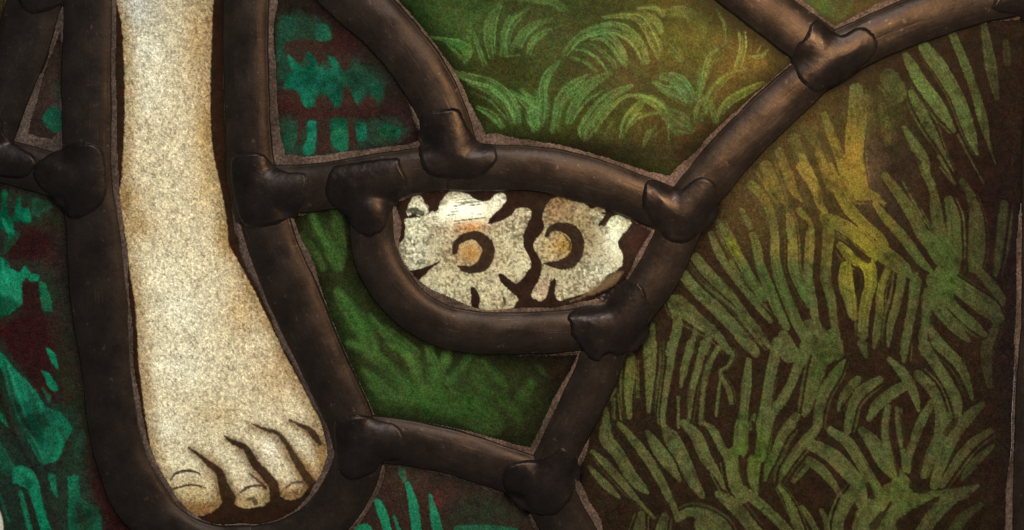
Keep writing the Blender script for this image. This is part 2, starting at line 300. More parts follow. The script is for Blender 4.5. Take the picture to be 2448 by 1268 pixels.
# dark cuts between the leaves
cuts = [('H','800,500,20 870,590,44 940,640,50'),('H','870,700,40 885,760,60 880,860,40 870,960,14'),('H','1250,660,40 1260,710,40'),('H','1380,1040,30 1440,1110,60 1540,1230,60'),('H','1540,880,20 1640,980,34 1770,1090,60'),('H','1060,600,30 1080,630,30',.6),('L','590,640,30 640,590,40'),
        ('L','940,950,30 970,1040,40'),('L','1100,1080,20 1060,1140,24'),('L','980,1240,60 1040,1160,50'),('L','1180,1230,100 1300,1130,60 1420,1050,30'),('L','1380,480,40 1340,640,70 1270,800,60 1260,960,70',.95),('L','1480,600,50 1540,520,50',.8),('L','150,520,20 160,620,34 150,740,26'),('L','60,760,30 80,880,50 120,980,20'),
        ('L','1330,980,80 1260,1000,30'),('L','1110,480,20 1100,600,34 1140,780,40 1150,890,20',.9),('L','1180,480,30 1210,620,60 1190,700,20',.9),('H','1440,660,26 1450,690,20',.6)]
paint_strokes('stripes', cuts, dark, dry=0.1, op=0.95, rag=2.5, lab=1)
# ---- green pane at the top
meadow_bg = blobfield((54,62,26), [(1000,40,(90,60),(52,76,32)),(1120,50,(90,70),(58,80,36)),(1300,90,(110,100),(66,70,34)),(1480,170,(90,70),(76,66,34)),(1560,150,(80,60),(80,68,34)),(1650,90,(110,90),(92,84,30)),(1800,150,(80,80),(116,90,36)),(1760,260,(90,80),(94,74,32)),
      (1560,300,(120,60),(76,66,26)),(1380,270,(80,70),(60,60,22)),(1200,160,(80,60),(48,52,20)),(1640,340,(80,60),(72,54,26)),(1600,10,(100,30),(82,74,26)),(1200,360,(700,30),(46,40,22))])
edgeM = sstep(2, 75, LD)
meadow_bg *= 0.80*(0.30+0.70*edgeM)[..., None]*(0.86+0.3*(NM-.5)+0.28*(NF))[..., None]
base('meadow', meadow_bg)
meadow_fg = blobfield((86,112,58), [(1560,90,(90,90),(136,142,68)),(1530,40,(90,30),(128,134,62)),(1780,120,(40,60),(166,160,76)),(1740,190,(80,80),(124,130,54)),(1530,260,(60,40),(132,142,62)),(1640,210,(40,40),(84,124,70)),(1330,60,(80,60),(88,118,58)),(1420,70,(60,30),(84,126,66)),(1250,180,(120,120),(86,124,62)),(1800,215,(80,30),(112,120,48)),(1100,110,(40,30),(62,112,48))])
meadow_fg *= 0.82*(0.82+0.36*NM)[..., None]
M1 = [
('B','1725,10,24 1660,130,74 1640,260,74 1660,400,40',.8),('B','1910,60,20 1810,130,60 1760,230,60 1740,370,50',.8),('B','2010,140,20 1900,220,60 1850,320,40',.75),('B','2040,220,30 1950,290,56 1910,350,20',.7),('B','1535,240,30 1570,340,30 1610,450,24',.8),
('B','1230,260,20 1350,280,30 1440,310,60 1490,360,70 1470,430,30',.75),('B','1350,300,20 1450,400,30',.5),('B','1500,170,60 1500,290,50 1510,360,30',.35),('B','1380,490,30 1500,540,50 1650,580,56 1750,660,64 1820,760,64 1840,840,50',.95),('B','1500,580,20 1640,640,30 1750,740,34 1800,850,30',.8),('B','1560,740,30 1660,790,50 1730,870,40',.8),('B','1720,880,30 1700,800,20',.5),
('B','1790,640,40 1900,690,40 1990,770,50',.85),('B','1930,740,50 1930,820,60 1980,880,50',.8),('B','1520,640,14 1650,700,18 1760,820,18',.7),
('C','180,60,20 80,140,64 30,240,64 30,370,40',.75),('C','350,130,15 210,180,60 120,260,50 70,350,40',.7),('C','410,180,15 280,220,50 210,290,40 180,380,30',.65),('C','60,-20,40 220,0,50 350,20,60 430,70,60',.7),('C','20,390,20 120,385,14',.4),
('C','700,120,20 860,110,50 960,130,70 1020,220,70 1070,330,74 1080,400,40',.95),('C','940,60,30 1050,55,36 1110,90,56',.9),('C','980,100,60 1070,160,66 1100,230,30',.8),('C','1130,60,20 1250,70,40 1330,100,36',.7),('C','1120,110,30 1230,100,40 1290,130,30',.4),
('C','430,370,40 520,260,54 640,210,66 760,190,86 870,230,90 950,320,76 990,420,60'),('C','580,250,50 700,240,74 780,310,74 830,400,60 850,450,30',.95),('C','700,250,20 800,300,20 880,430,20',.8),('C','440,390,10 560,420,18 650,490,20',.85),('C','490,330,20 600,350,64 690,420,64 740,510,40',.8),('C','520,300,10 640,320,14 760,420,30 780,470,30',.7),
('C','400,420,20 320,520,62 290,620,66 300,740,66 280,860,40',.85),('C','590,520,20 480,590,60 400,680,64 380,780,64 345,900,40',.95),('C','740,510,20 640,560,54 550,640,60 490,740,50 450,840,30',.95),('C','720,610,14 600,680,30 530,760,24 470,850,15',.8),('C','650,540,14 520,610,20 420,740,30',.7),
('C','250,640,60 210,780,74 230,880,60',.85),('C','0,620,50 60,700,66 100,800,60',.85),('C','130,620,20 210,690,44 260,780,40',.75),('C','70,650,30 170,720,40 210,800,50',.7),('C','900,590,20 780,640,54 680,730,76 620,810,80 560,900,60 570,960,30',.95),('C','930,650,15 820,680,34 720,780,44 650,880,40 590,960,20',.85),
('C','960,710,40 900,770,64 850,850,60 820,950,20',.95),('C','1080,775,15 950,800,34 870,870,30',.8),('C','860,650,16 1000,680,56 1090,730,66 1140,800,70',.8),('C','940,640,12 1060,690,20 1120,760,24',.8),('C','1050,570,34 1110,610,50 1200,640,100 1290,690,90',.8),('C','1110,530,50 1210,560,80 1270,640,90 1300,690,50',.9),
('C','1150,790,100 1220,850,150 1290,880,90',.55),('C','1060,870,18 1010,920,34 975,1010,14',.7),('C','1150,850,18 1150,960,14',.6),('C','1100,900,12 1040,940,12',.6),('C','1520,300,20 1430,370,50 1390,460,64 1370,560,54 1350,680,50',.75),('C','1480,70,15 1530,160,20 1540,290,20',.6),('C','1510,410,18 1450,440,22 1390,560,22',.8),
('C','1635,230,22 1648,330,26 1610,480,22',.95),('C','1670,225,22 1672,340,22 1645,460,12',.95),('C','1700,390,14 1780,385,26 1830,345,12',.95),('C','1750,380,10 1780,320,10',.8),('C','1680,485,24 1560,520,34 1470,600,64 1430,680,50 1370,830,20',.9),('C','1420,660,40 1350,740,40 1330,850,20',.55),
('C','1800,570,20 1680,630,50 1560,700,54 1480,810,34',.85),('C','1440,720,20 1475,840,30',.8),('C','1400,380,50 1380,480,50',.3),('C','1150,300,80 1240,420,30',.35),('C','1330,100,100 1380,300,80',.12),('C','700,960,12 760,850,20',.5),('C','380,820,20 400,910,14',.6),('C','550,600,12 440,660,14',.7)]
paint_strokes('meadow', M1, meadow_fg, dry=0.80, op=0.50, soft=3.0, rag=2.6, wide=1.05)
for it in M1:
    P = tp(it[0], it[1]); wm = P[:, 2].max(); o0 = it[2] if len(it) > 2 else 1.0
    P = catmull(P, 4)
    T = np.gradient(P[:, :2], axis=0); T /= np.maximum(np.linalg.norm(T, axis=1), 1e-6)[:, None]; Nn = np.stack([-T[:, 1], T[:, 0]], 1)
    for k_ in range(max(2, int(wm/3.2))):
        off = rng.uniform(-.62, .62); Q = P.copy(); Q[:, :2] += Nn*off*(P[:, 2:3]*.9+1.5)
        n = len(Q); a = int(rng.uniform(0, .35)*n); b = n-int(rng.uniform(0, .2)*n)
        if b-a < 3: continue
        Q = Q[a:b]; Q[:, 2] = rng.uniform(2.0, 3.4)*np.minimum(1, .4+np.linspace(0, 3, b-a))*np.minimum(1, .4+np.linspace(3, 0, b-a))
        rs = stroke_mask(Q, .5, 1.1, .8)
        if rs:
            k = (rs[1]*rng.uniform(.35, .85)*o0*PM['meadow'][rs[0]])[..., None]; RGB[rs[0]] = RGB[rs[0]]*(1-k)+meadow_fg[rs[0]]*rng.uniform(1.0, 1.35)*k
            q = LAB[rs[0]]; q[(k[..., 0] > .3)] = 2
# ---- small wedge at the top
base('wedge', blobfield((58,50,24), [(1960,10,(50,40),(62,82,30)),(2080,20,(60,40),(72,62,28))])*(0.8+0.4*NM)[..., None])
paint_strokes('wedge', [('D','560,0,60 640,60,90 740,120,60',.6),('D','820,20,50 760,130,30',.5)], blobfield((70,88,36), []), dry=.6, soft=3, rag=5)
# ---- pane with dark red paint and teal sky
redbg = blobfield((42,27,24), [(700,60,(60,60),(36,36,26)),(790,130,(70,60),(56,28,26)),(690,250,(50,40),(58,30,28)),(900,120,(60,60),(44,28,26)),(880,190,(60,50),(34,46,36)),(760,270,(90,30),(54,28,24)),(950,290,(40,40),(44,30,30)),(680,330,(30,40),(30,40,28))])
redbg *= 0.58*(0.8+0.4*NM)[..., None]
base('teal', redbg)
paint_poly('teal', [('B','200,330 330,300 480,330 640,380 780,470 900,560 900,700 780,720 600,760 400,760 220,650 180,480',.75),('B','190,120 330,90 520,160 560,280 420,330 220,280',.6),('B','200,820 330,800 1000,830 1080,900 1000,990 640,1050 250,1080',.55)], (26,58,42), soft=14, rag=12)
paint_poly('teal', [('B','230,300 420,270 600,310 700,440 640,500 560,400 480,440 400,370 330,440 240,380',.8),('B','210,610 320,620 370,740 430,740 470,650 540,690 590,750 640,600 690,620 740,720 800,640 860,700 840,800 600,815 380,830 330,1000 300,800 220,700',.85),('B','455,830 545,830 560,1040 450,1050',.8),('B','660,830 720,840 730,1020 670,1030',.8)], (46,24,21), soft=5, rag=7, lab=1)
tealc = (0.50+0.6*sstep(.3,.6,fbm(50,3,612)))[..., None]*blobfield((20,88,66), [(700,190,(30,30),(22,112,86)),(850,190,(50,40),(28,58,44)),(920,320,(40,30),(26,72,46)),(810,320,(40,40),(26,92,60)),(745,300,(20,50),(22,104,78))])*0.78*(0.82+0.36*NM)[..., None]
paint_poly('teal', [('B','235,520 290,500 250,400 262,378 310,430 370,465 405,430 375,370 405,362 440,400 460,450 520,485 560,460 535,392 570,395 610,450 640,500 700,490 740,560 735,640 735,720 712,700 690,620 652,560 632,610 625,700 590,755 555,690 520,645 480,638 445,660 430,730 390,750 360,720 340,660 300,620 235,610'),
  ('B','440,170 500,165 545,200 555,265 480,290 440,260',.6),('B','700,490 800,520 860,560 830,640 740,700 735,620',.45),('B','830,580 900,590 895,650 865,685 850,640'),('B','395,842 452,842 448,960 430,1062 365,1065 358,1015 388,960'),('B','545,828 655,820 668,1030 600,1038 550,985'),
  ('B','720,842 790,855 800,960 735,968'),('B','880,880 930,850 1010,880 1035,930 980,972 905,945'),('B','190,150 290,120 330,200 240,300 190,420 170,300',.28),('B','300,820 330,850 300,1010 240,1060 220,960',.2)], tealc, rag=3)
# ---- left pane, red ground with bright teal
leftbg = 0.85*blobfield((42,20,19), [(60,440,(120,40),(38,30,24)),(40,780,(60,60),(50,14,17)),(60,640,(60,30),(50,18,22)),(170,700,(50,200),(32,32,26)),(170,1000,(60,160),(30,36,24)),(60,1100,(60,160),(30,24,22)),(120,520,(60,40),(34,34,24))])*(0.8+0.4*NM)[..., None]
base('left', leftbg)
paint_poly('left', [('I','-60,-60 120,100 330,300 520,480 600,900 700,1300 -60,1300',.75),('E','-60,150 220,180 370,260 200,420 60,560 -60,620',.6),('E','-60,600 300,640 400,800 380,1010 250,1020 -60,1080',.55)], (24,44,33), soft=20, rag=14, lab=1)
paint_poly('left', [('E','150,800 260,800 290,1000 340,1268 60,1268 60,1080 150,1000',.85),('E','60,440 200,400 330,500 300,620 80,640',.8),('I','60,-20 380,-10 330,200 400,380 300,360 120,120',.8),('I','420,280 520,330 470,430 380,340',.4)], (37,16,16), soft=6, rag=7, lab=1)
tealL = (0.46+0.75*sstep(.3,.62,fbm(60,3,611)))[..., None]*blobfield((13,98,70), [(100,1000,(60,60),(18,74,54)),(60,930,(40,60),(22,100,74)),(30,720,(60,50),(28,104,72)),(20,680,(20,40),(24,134,100)),(70,1140,(60,60),(24,108,78)),(210,1230,(50,60),(22,66,46)),(110,730,(20,50),(24,84,56))])*0.80*(0.82+0.36*NM)[..., None]
paint_poly('left', [('E','15,160 50,165 48,280 70,350 100,335 112,220 138,200 150,280 200,285 216,370 180,390 130,370 95,375 100,460 60,500 40,430 -60,420 -60,300 10,300'),
 ('E','-60,620 50,640 70,700 130,720 180,680 210,730 265,740 268,780 210,785 180,760 150,800 155,930 110,980 40,1020 -60,1060'),('E','272,790 312,800 350,900 362,990 300,990 280,900',.8),('E','230,210 330,230 360,280 270,340 220,320',.25),('E','40,470 150,430 100,540 20,620',.35),
 ('I','-60,40 30,60 100,160 180,230 260,330 320,420 420,460 500,560 450,660 400,780 300,820 250,760 180,620 120,500 60,330 20,180',.92),('I','318,10 380,50 402,160 360,120'),('I','290,168 340,190 405,290 375,320 325,260'),('I','290,280 350,340 340,400',.5),('I','-60,380 10,400 62,560 0,500'),
 ('I','80,850 150,820 230,860 270,950 300,1100 360,1290 290,1290 240,1120 190,990 140,960 90,940'),('I','330,878 380,890 396,1040 360,1000',.8),('I','470,900 540,890 560,1050 680,1120 700,1290 480,1290 470,1050',.7),('I','130,1000 160,1010 230,1290 195,1290',.8),('I','-60,620 0,650 110,850 60,900 -60,800',.4),('I','560,560 600,640 560,760 500,760',.15)], tealL, rag=3)
paint_strokes('left', [('I','40,130,20 120,420,46 230,650,50 330,850,30',.8),('I','-20,300,40 70,560,50 180,760,50 270,900,40',.9),('I','150,160,16 220,360,40 290,560,30',.45),('I','300,470,30 360,640,70 330,800,40',.45),('I','420,560,40 480,700,60 420,820,60',.8),('I','150,960,14 200,1090,26 240,1290,26',.6),('I','280,900,20 330,1060,40 400,1290,40',.7),('I','540,1100,30 580,1290,50',.6),
 ('E','20,760,20 60,900,40 20,980,30',.4),('E','60,700,14 90,860,30',.5),('E','-20,500,30 60,560,60 80,620,40',.4)], leftbg*0.8, dry=.5, op=.8, soft=6, rag=5, lab=2)
paint_strokes('left', [('I','60,140,14 110,300,24 180,480,10',.7),('I','160,560,14 230,640,30 300,780,16',.5),('I','240,300,12 300,440,20',.6),('I','0,1020,10 60,1200,24',.3),('E','10,640,30 30,760,50 20,860,20',.6),('E','20,360,30 60,440,30',.5)], blobfield((34,150,112), []), dry=.7, op=.6, soft=4, rag=4, lab=2)
paint_poly('left', [('I','-90,1120 4,1140 26,1290 -90,1290')], (190,184,168), rag=1, lab=3)
# ---- little triangle by the top left
base('tri', blobfield((38,28,24), [(130,240,(20,60),(50,38,34))])*(0.8+0.4*NM)[..., None])
paint_poly('tri', [('A','350,740 430,745 430,880 370,912 290,820'),('A','360,600 420,560 420,700 370,680',.15)], blobfield((19,62,47), [(140,300,20,(26,66,50))]), rag=3)
# ---- narrow green pane
sprigbg = blobfield((34,34,17), [(1000,950,(240,90),(38,54,23)),(830,760,(60,80),(36,50,22)),(770,560,(40,60),(34,46,21)),(1350,880,(60,60),(34,26,18))])*(0.8+0.4*NM)[..., None]
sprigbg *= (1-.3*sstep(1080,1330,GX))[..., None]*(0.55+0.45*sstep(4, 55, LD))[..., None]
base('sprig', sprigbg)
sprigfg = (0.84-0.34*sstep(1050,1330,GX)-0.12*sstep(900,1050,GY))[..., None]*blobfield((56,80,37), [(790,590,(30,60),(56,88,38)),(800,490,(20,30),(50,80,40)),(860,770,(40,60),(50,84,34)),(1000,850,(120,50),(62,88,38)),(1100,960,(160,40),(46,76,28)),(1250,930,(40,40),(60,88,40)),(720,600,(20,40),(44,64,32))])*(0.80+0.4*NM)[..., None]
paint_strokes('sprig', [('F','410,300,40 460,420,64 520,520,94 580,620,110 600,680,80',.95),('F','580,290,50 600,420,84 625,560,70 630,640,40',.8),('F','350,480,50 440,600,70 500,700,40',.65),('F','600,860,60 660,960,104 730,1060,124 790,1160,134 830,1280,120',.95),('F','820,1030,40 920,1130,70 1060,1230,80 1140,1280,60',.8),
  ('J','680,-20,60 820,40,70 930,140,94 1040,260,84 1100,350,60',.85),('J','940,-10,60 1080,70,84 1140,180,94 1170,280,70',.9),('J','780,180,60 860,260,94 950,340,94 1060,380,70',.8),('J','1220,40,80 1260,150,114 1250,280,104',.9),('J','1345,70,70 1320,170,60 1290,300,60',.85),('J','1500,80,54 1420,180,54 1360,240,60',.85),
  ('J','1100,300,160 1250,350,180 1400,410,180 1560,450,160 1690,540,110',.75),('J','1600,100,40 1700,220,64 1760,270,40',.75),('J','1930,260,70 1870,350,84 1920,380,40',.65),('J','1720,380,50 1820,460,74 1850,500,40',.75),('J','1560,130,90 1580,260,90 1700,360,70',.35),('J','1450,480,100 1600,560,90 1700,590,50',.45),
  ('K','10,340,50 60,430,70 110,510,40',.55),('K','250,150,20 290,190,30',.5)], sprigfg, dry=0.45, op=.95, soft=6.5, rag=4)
paint_strokes('sprig', [('F','490,320,14 540,430,26 560,500,20'),('F','360,340,30 440,480,40 520,640,30'),('J','1180,20,30 1200,150,30 1195,260,16'),('J','930,0,20 1050,110,40 1110,260,26'),('J','780,100,20 900,170,30 990,280,26'),('J','1380,120,16 1320,240,30',.9)], sprigbg, dry=0, op=.8, soft=5, lab=1)
# ---- bottom pane with teal reeds
base('reeds', blobfield((42,30,24), [(1050,1200,(40,30),(56,30,26)),(1150,1230,(90,60),(34,38,28)),(980,1140,(40,30),(48,36,28))])*(0.8+0.4*NM)[..., None])
paint_strokes('reeds', [('J','870,1070,40 905,1150,62 950,1290,50'),('J','1080,950,34 1120,1100,66 1145,1290,66'),('J','1235,1030,24 1265,1170,60 1290,1290,66',.85),('J','720,1260,40 790,1260,70 800,1300,80'),('J','985,1170,16 1030,1290,34',.75),('J','1040,860,50 1060,930,30',.4),('J','1420,1260,50 1620,1250,40 1820,1270,40',.45)],
   blobfield((22,108,76), []), dry=.15, rag=3)
paint_strokes('reeds', [('J','1280,1010,40 1290,1080,60',.6)], blobfield((76,34,34), []), lab=1, soft=4, rag=5)
base('edge', blobfield((52,36,32), [])); base('corner', blobfield((58,50,26), []))
# ---- flower pane
fdark = blobfield((38,24,17), [(1510,560,(40,60),(52,33,26))])*(0.85+0.3*NM)[..., None]
base('flower', fdark)
speck = sstep(0.46, 0.80, vnoise(4.2, seed=77)*0.65+vnoise(8, seed=78)*0.25+0.5*(NM-.5)+.08)
spark = sstep(0.55, 0.8, vnoise(4.6, seed=79)*0.7+NM*0.3)
pet = blobfield((176,166,134), [(970,520,(50,40),(196,196,168)),(1110,505,(90,42),(226,228,204)),(1190,480,(30,24),(214,208,186)),(1128,545,(52,20),(172,122,72)),(1400,600,(90,90),(156,146,116)),(1335,480,(46,50),(128,104,74)),(1380,540,(70,50),(146,130,96)),(1330,500,(40,50),(146,120,86)),(1250,640,(24,34),(214,208,170)),(1470,560,(26,60),(216,216,190)),(1440,660,(60,40),(192,190,164)),
       (1110,690,(120,36),(184,176,144)),(1200,600,(50,60),(180,170,138)),(990,600,(36,60),(196,196,170)),(1460,525,(30,24),(214,220,184)),(1300,690,(24,30),(164,140,116)),(1310,600,(34,36),(182,164,124)),(1350,590,(34,30),(160,128,66)),(1126,605,(40,34),(158,118,64)),(1040,715,(40,20),(170,168,148))])
clean = np.exp(-(((GX-1110)/85)**2+((GY-505)/34)**2)**2)
edgeclean = np.exp(-(((GX-1475)/24)**2+((GY-590)/60)**2)**2)*0.8+np.exp(-(((GX-1130)/36)**2+((GY-605)/28)**2)**2)*0.7
sp = np.clip(1-clean-edgeclean, 0, 1)
petc = pet*(0.86+0.30*clean+0.22*(NB-.5)*2+0.16*edgeclean)[..., None]*np.array([1.0,.985,.93],np.float32)*(1-(0.62*speck*sp)[..., None]*np.array([.9,.97,1.],np.float32))*(1+(0.45*spark*sp)[..., None])*(1+.06*clean)[..., None]
th = math.radians(-7); uu = GX*math.cos(th)+GY*math.sin(th); vv = -GX*math.sin(th)+GY*math.cos(th)
rr = np.random.default_rng(5); tb = rr.random((400, 40)).astype(np.float32)
iv = np.clip((vv-300)/3.3, 0, 398).astype(int); iu = np.clip((uu-800)/55.0, 0, 38); i0 = iu.astype(int); fu = iu-i0
strk = tb[iv, i0]*(1-fu)+tb[iv, i0+1]*fu
petc = petc*(1-(0.60*np.exp(-(((GX-995)/48)**2+((GY-600)/60)**2)**2)*sstep(.60,.70,vnoise(11, seed=88)*.6+vnoise(6,seed=89)*.4))[..., None])
petc = petc*(1-(0.85*clean*sstep(.56, .76, strk+0.35*(vnoise(18, seed=5)-.5)))[..., None])
petc = np.clip(petc*(1+0.18*rng.normal(0, 1, GX.shape).astype(np.float32))[..., None], 0, 0.86)
paint_poly('flower', [('F','1350,185 1380,172 1480,180 1560,230 1640,230 1680,190 1730,178 1757,205 1745,250 1700,300 1650,350 1632,394 1690,380 1780,340 1830,290 1880,278 1925,300 1930,340 1900,400 1875,470 1880,550 1920,620 1928,680 1900,720 1870,770 1830,800 1790,780 1740,742 1703,735 1725,795 1780,850 1838,905 1820,945 1790,975 1700,985 1580,990 1578,900 1548,838 1513,828 1513,900 1510,990 1400,980 1300,960 1200,930 1160,880 1135,800 1180,760 1240,700 1300,655 1292,648 1200,688 1060,718 1010,690 1000,560 1050,500 1065,420 1060,360 1110,350 1200,340 1240,310 1290,300 1300,250')], petc, soft=1.2, rag=2.2, lab=2)
paint_poly('flower', [('F','1085,270 1110,215 1160,195 1190,235 1225,270 1225,330 1180,355 1120,320 1075,330')], petc, soft=1.2, rag=4, lab=4)
paint_poly('flower', [('G','330,230 400,205 450,225 560,250 620,290 660,275 712,300 700,340 662,392 680,408 720,370 780,335 840,340 892,375 870,420 820,480 800,530 830,600 822,680 780,710 720,750 690,790 640,840 540,880 450,900 390,918 363,870 372,810 365,765 330,800 310,880 270,922 215,900 205,860 250,790 275,700 265,640 225,570 215,530 250,480 290,420 280,330')], petc, soft=1.2, rag=2.2, lab=3)
paint_poly('flower', [('G','650,800 740,740 830,720 760,820 560,900 470,925 560,880')], blobfield((120,94,66), []), op=.6, soft=3, lab=3)
fdk = [('F','1405,582,36 1420,520,44 1490,476,50 1560,476,60 1622,530,76 1634,590,80 1600,668,80 1530,705,50 1470,700,40 1425,682,10'),('G','308,470,24 340,424,40 400,412,56 480,440,80 520,510,80 515,590,78 470,650,80 400,672,60 330,667,30 290,665,8'),
       ('F','1090,300,30 1130,300,40 1180,320,30',.9),('F','1170,230,6 1215,270,8 1225,330,6',.8),('F','1240,900,14 1320,925,10',.5),('G','695,315,14 740,330,20 700,390,30'),('F','1740,900,14 1750,940,18',.9),('G','430,470,10 470,520,14 460,560,8',.8)]
paint_strokes('flower', fdk, fdark, dry=0, op=.97, soft=1.4, rag=1.8, lab=5, wide=1.15)
LAB[PM['flower'] & (np.hypot(GX-1128, (GY-606)*1.1) < 25) & (LAB == 2)] = 6
LAB[PM['flower'] & (np.hypot(GX-1330, GY-592) < 30) & (LAB == 3)] = 6
# ---- foot pane
fbg = blobfield((37,23,14), [])*(0.85+0.3*NM)[..., None]
base('foot', fbg)
FOOT = [(276,-110),(278,0),(290,50),(296,130),(299,250),(297,330),(293,400),(287,450),(278,472),(279,510),(291,560),(305,610),(312,660),(322,720),(328,790),(331,850),(335,900),(342,946),(347,991),(357,1050),(368,1095),(380,1123),(385,1161),(392,1192),(416,1224),(455,1236),(486,1232),(514,1220),(531,1203),(536,1182),
   (545,1189),(555,1192),(562,1206),(583,1215),(611,1213),(632,1208),(645,1196),(655,1184),(669,1175),(672,1186),(690,1195),(718,1189),(732,1172),(748,1155),(768,1140),(786,1110),(791,1070),(780,1030),(756,988),(722,922),(682,850),(640,762),(600,682),(562,612),(546,578),(541,520),(528,448),(512,380),(504,300),(504,150),(510,0),(512,-110)]
FS = catmull(FOOT, 3, closed=True)
sl, fd = sdf(FS, 30); FD = np.full(GX.shape, -99, np.float32); FD[sl] = fd
skin = blobfield((204,190,150), [(330,20,(50,60),(204,204,182)),(350,120,(50,60),(212,208,176)),(470,100,(30,140),(182,156,108)),(490,320,(30,90),(186,158,104)),(300,480,(40,44),(158,128,80)),(330,540,(40,40),(172,146,98)),(400,640,(60,50),(216,206,166)),(360,220,(40,70),(214,206,170)),
   (430,740,(60,60),(218,212,176)),(580,740,(40,70),(186,160,112)),(660,900,(50,70),(186,162,118)),(430,870,(70,60),(220,212,176)),(400,1020,(40,50),(220,212,174)),(440,1105,(50,22),(220,210,168)),(470,1180,(60,40),(176,156,108)),(470,1215,(50,20),(152,126,72)),(560,1090,(40,30),(206,194,156)),(650,1070,(24,36),(220,210,178)),
   (720,1060,(26,26),(206,196,156)),(530,990,(60,30),(184,166,122)),(770,1100,(20,50),(150,120,76)),(700,1175,(26,20),(176,144,108)),(600,1195,(36,20),(172,150,104)),(495,450,(30,60),(196,172,120)),(540,560,(30,60),(188,160,106)),(730,1120,(20,26),(150,118,72))])
etan = (1-sstep(0, 46, FD))*(0.65+0.8*NM)
skin = skin*(1-0.68*etan[..., None])+lin(140,110,62)*0.68*etan[..., None]
gr = vnoise(4.6, seed=91)*0.5+vnoise(3.0, seed=92)*0.4+vnoise(11, seed=93)*0.1
gr2 = vnoise(4.8, 6.5, seed=94)*0.5+vnoise(2.8, seed=96)*0.5
skin = skin*(1+0.38*(gr-0.5)*1.6)[..., None]
tn = np.zeros(GX.shape, np.float32)
for it in [('I','1330,720,60 1440,800,110 1520,900,130 1575,1060,150'),('I','1560,640,60 1690,720,110 1790,860,120 1885,1030,140'),('I','1745,560,50 1910,620,90 2029,780,120 2150,970,140'),('J','262,520,50 400,590,90 480,690,110'),('I','1180,1010,60 1260,1100,90 1400,1130,90 1500,1080,80'),('J','180,1020,60 300,1030,60 420,960,80')]:
    rs = stroke_mask(tp(*it), 0, 16, 2)
    if rs: tn[rs[0]] = np.maximum(tn[rs[0]], rs[1])
tn *= 0.84
fine = rng.normal(0, 1, GX.shape).astype(np.float32)
skin = skin*(1-tn[..., None])+lin(116,88,50)*tn[..., None]
skin = skin*(1-(0.46*sstep(0.46, 0.78, gr2))[..., None]*np.array([.88, .96, 1.0], np.float32))*(1+0.24*sstep(0.52, 0.8, gr))[..., None]
skin *= (0.93+0.24*NM)[..., None]
skin = np.clip(skin*np.array([.80,.81,.88],np.float32)*(1+0.22*fine)[..., None], 0, .84)
m = sstep(-1.6, 1.6, FD+(NF-.5)*3+(NS-.5)*2.2)*PM['foot']
RGB[:] = RGB*(1-m[..., None])+skin*m[..., None]; LAB[(m > .5)] = 2
fl = [('I','1300,700,8 1370,750,22 1440,810,36 1510,870,50 1540,960,64 1575,1050,90',1),('I','1550,620,14 1600,660,30 1690,700,40 1750,800,50 1830,890,60 1885,960,66 1890,1040,60',1),('I','1745,540,8 1830,575,22 1910,600,26 1980,680,34 2029,770,44 2090,870,50 2150,950,60',.95),('J','262,505,12 340,545,20 400,575,36 440,620,46 475,670,30',.95)]
M = paint_strokes('foot', fl, fbg*1.1, dry=0, op=.95, soft=2, rag=2, lab=3, wide=1.12)
paint_strokes('foot', [('I','1660,1005,20 1720,968,20 1800,960,16 1825,978,8',1),('I','1720,880,12 1790,935,18 1835,980,14',.9),('J','245,972,12 290,942,16 360,935,12',.9),('I','1700,1060,16 1740,1050,30 1760,1080,34',.85)], fbg*1.1, dry=0, op=.9, soft=1.8, rag=2, lab=3)
paint_strokes('foot', [('I','1175,922,12 1210,878,18 1290,857,20 1360,872,15 1392,908,6',1),('I','1168,998,14 1240,968,16 1330,955,14 1418,976,8',1)], fbg*1.2, dry=0, op=.92, soft=1.6, rag=1.2, lab=4)
P = tp('I', '1185,920 1215,888 1290,868 1355,885 1380,910 1400,960 1330,948 1240,958 1175,985')
sl, d = sdf(P); q = LAB[sl]; q[(d > 0) & (q == 2)] = 5
# darken-free fine brush grain everywhere (paint texture)
g1 = vnoise(3.4, seed=301); g2 = vnoise(7.5, seed=302); g3 = vnoise(14, seed=303)
dens = (1-sstep(0.06, 0.4, RGB.max(2)))            # thick matting paint is the grainiest
RGB *= (1+dens*(0.16*np.clip(rng.normal(0, 1, GX.shape), -2.5, 2.5).astype(np.float32)+0.34*(g1-.5)+0.28*(g2-.5)+0.20*(g3-.5)))[..., None]
RGB[..., 0] *= 1+dens*0.30*(vnoise(22, seed=304)-.5); RGB[..., 1] *= 1+dens*0.22*(vnoise(19, seed=305)-.5)

# ------------------------------------------------------------------ materials
def nt(name):
    m = bpy.data.materials.new(name); m.use_nodes = True; t = m.node_tree; t.nodes.clear()
    o = t.nodes.new('ShaderNodeOutputMaterial'); return m, t, o
def N(t, kind, **kw):
    n = t.nodes.new(kind)
    for k, v in kw.items():
        if k in n.inputs.keys(): n.inputs[k].default_value = v
        else: setattr(n, k, v)
    return n
def noise(t, scale, detail=3, rough=.55, coord='Object', stretch=None):
    tc = N(t, 'ShaderNodeTexCoord'); n = N(t, 'ShaderNodeTexNoise'); n.inputs['Scale'].default_value = scale; n.inputs['Detail'].default_value = detail; n.inputs['Roughness'].default_value = rough
    if stretch:
        mp = N(t, 'ShaderNodeMapping'); mp.inputs['Scale'].default_value = stretch
        t.links.new(tc.outputs[coord], mp.inputs['Vector']); t.links.new(mp.outputs[0], n.inputs['Vector'])
    else: t.links.new(tc.outputs[coord], n.inputs['Vector'])
    return n
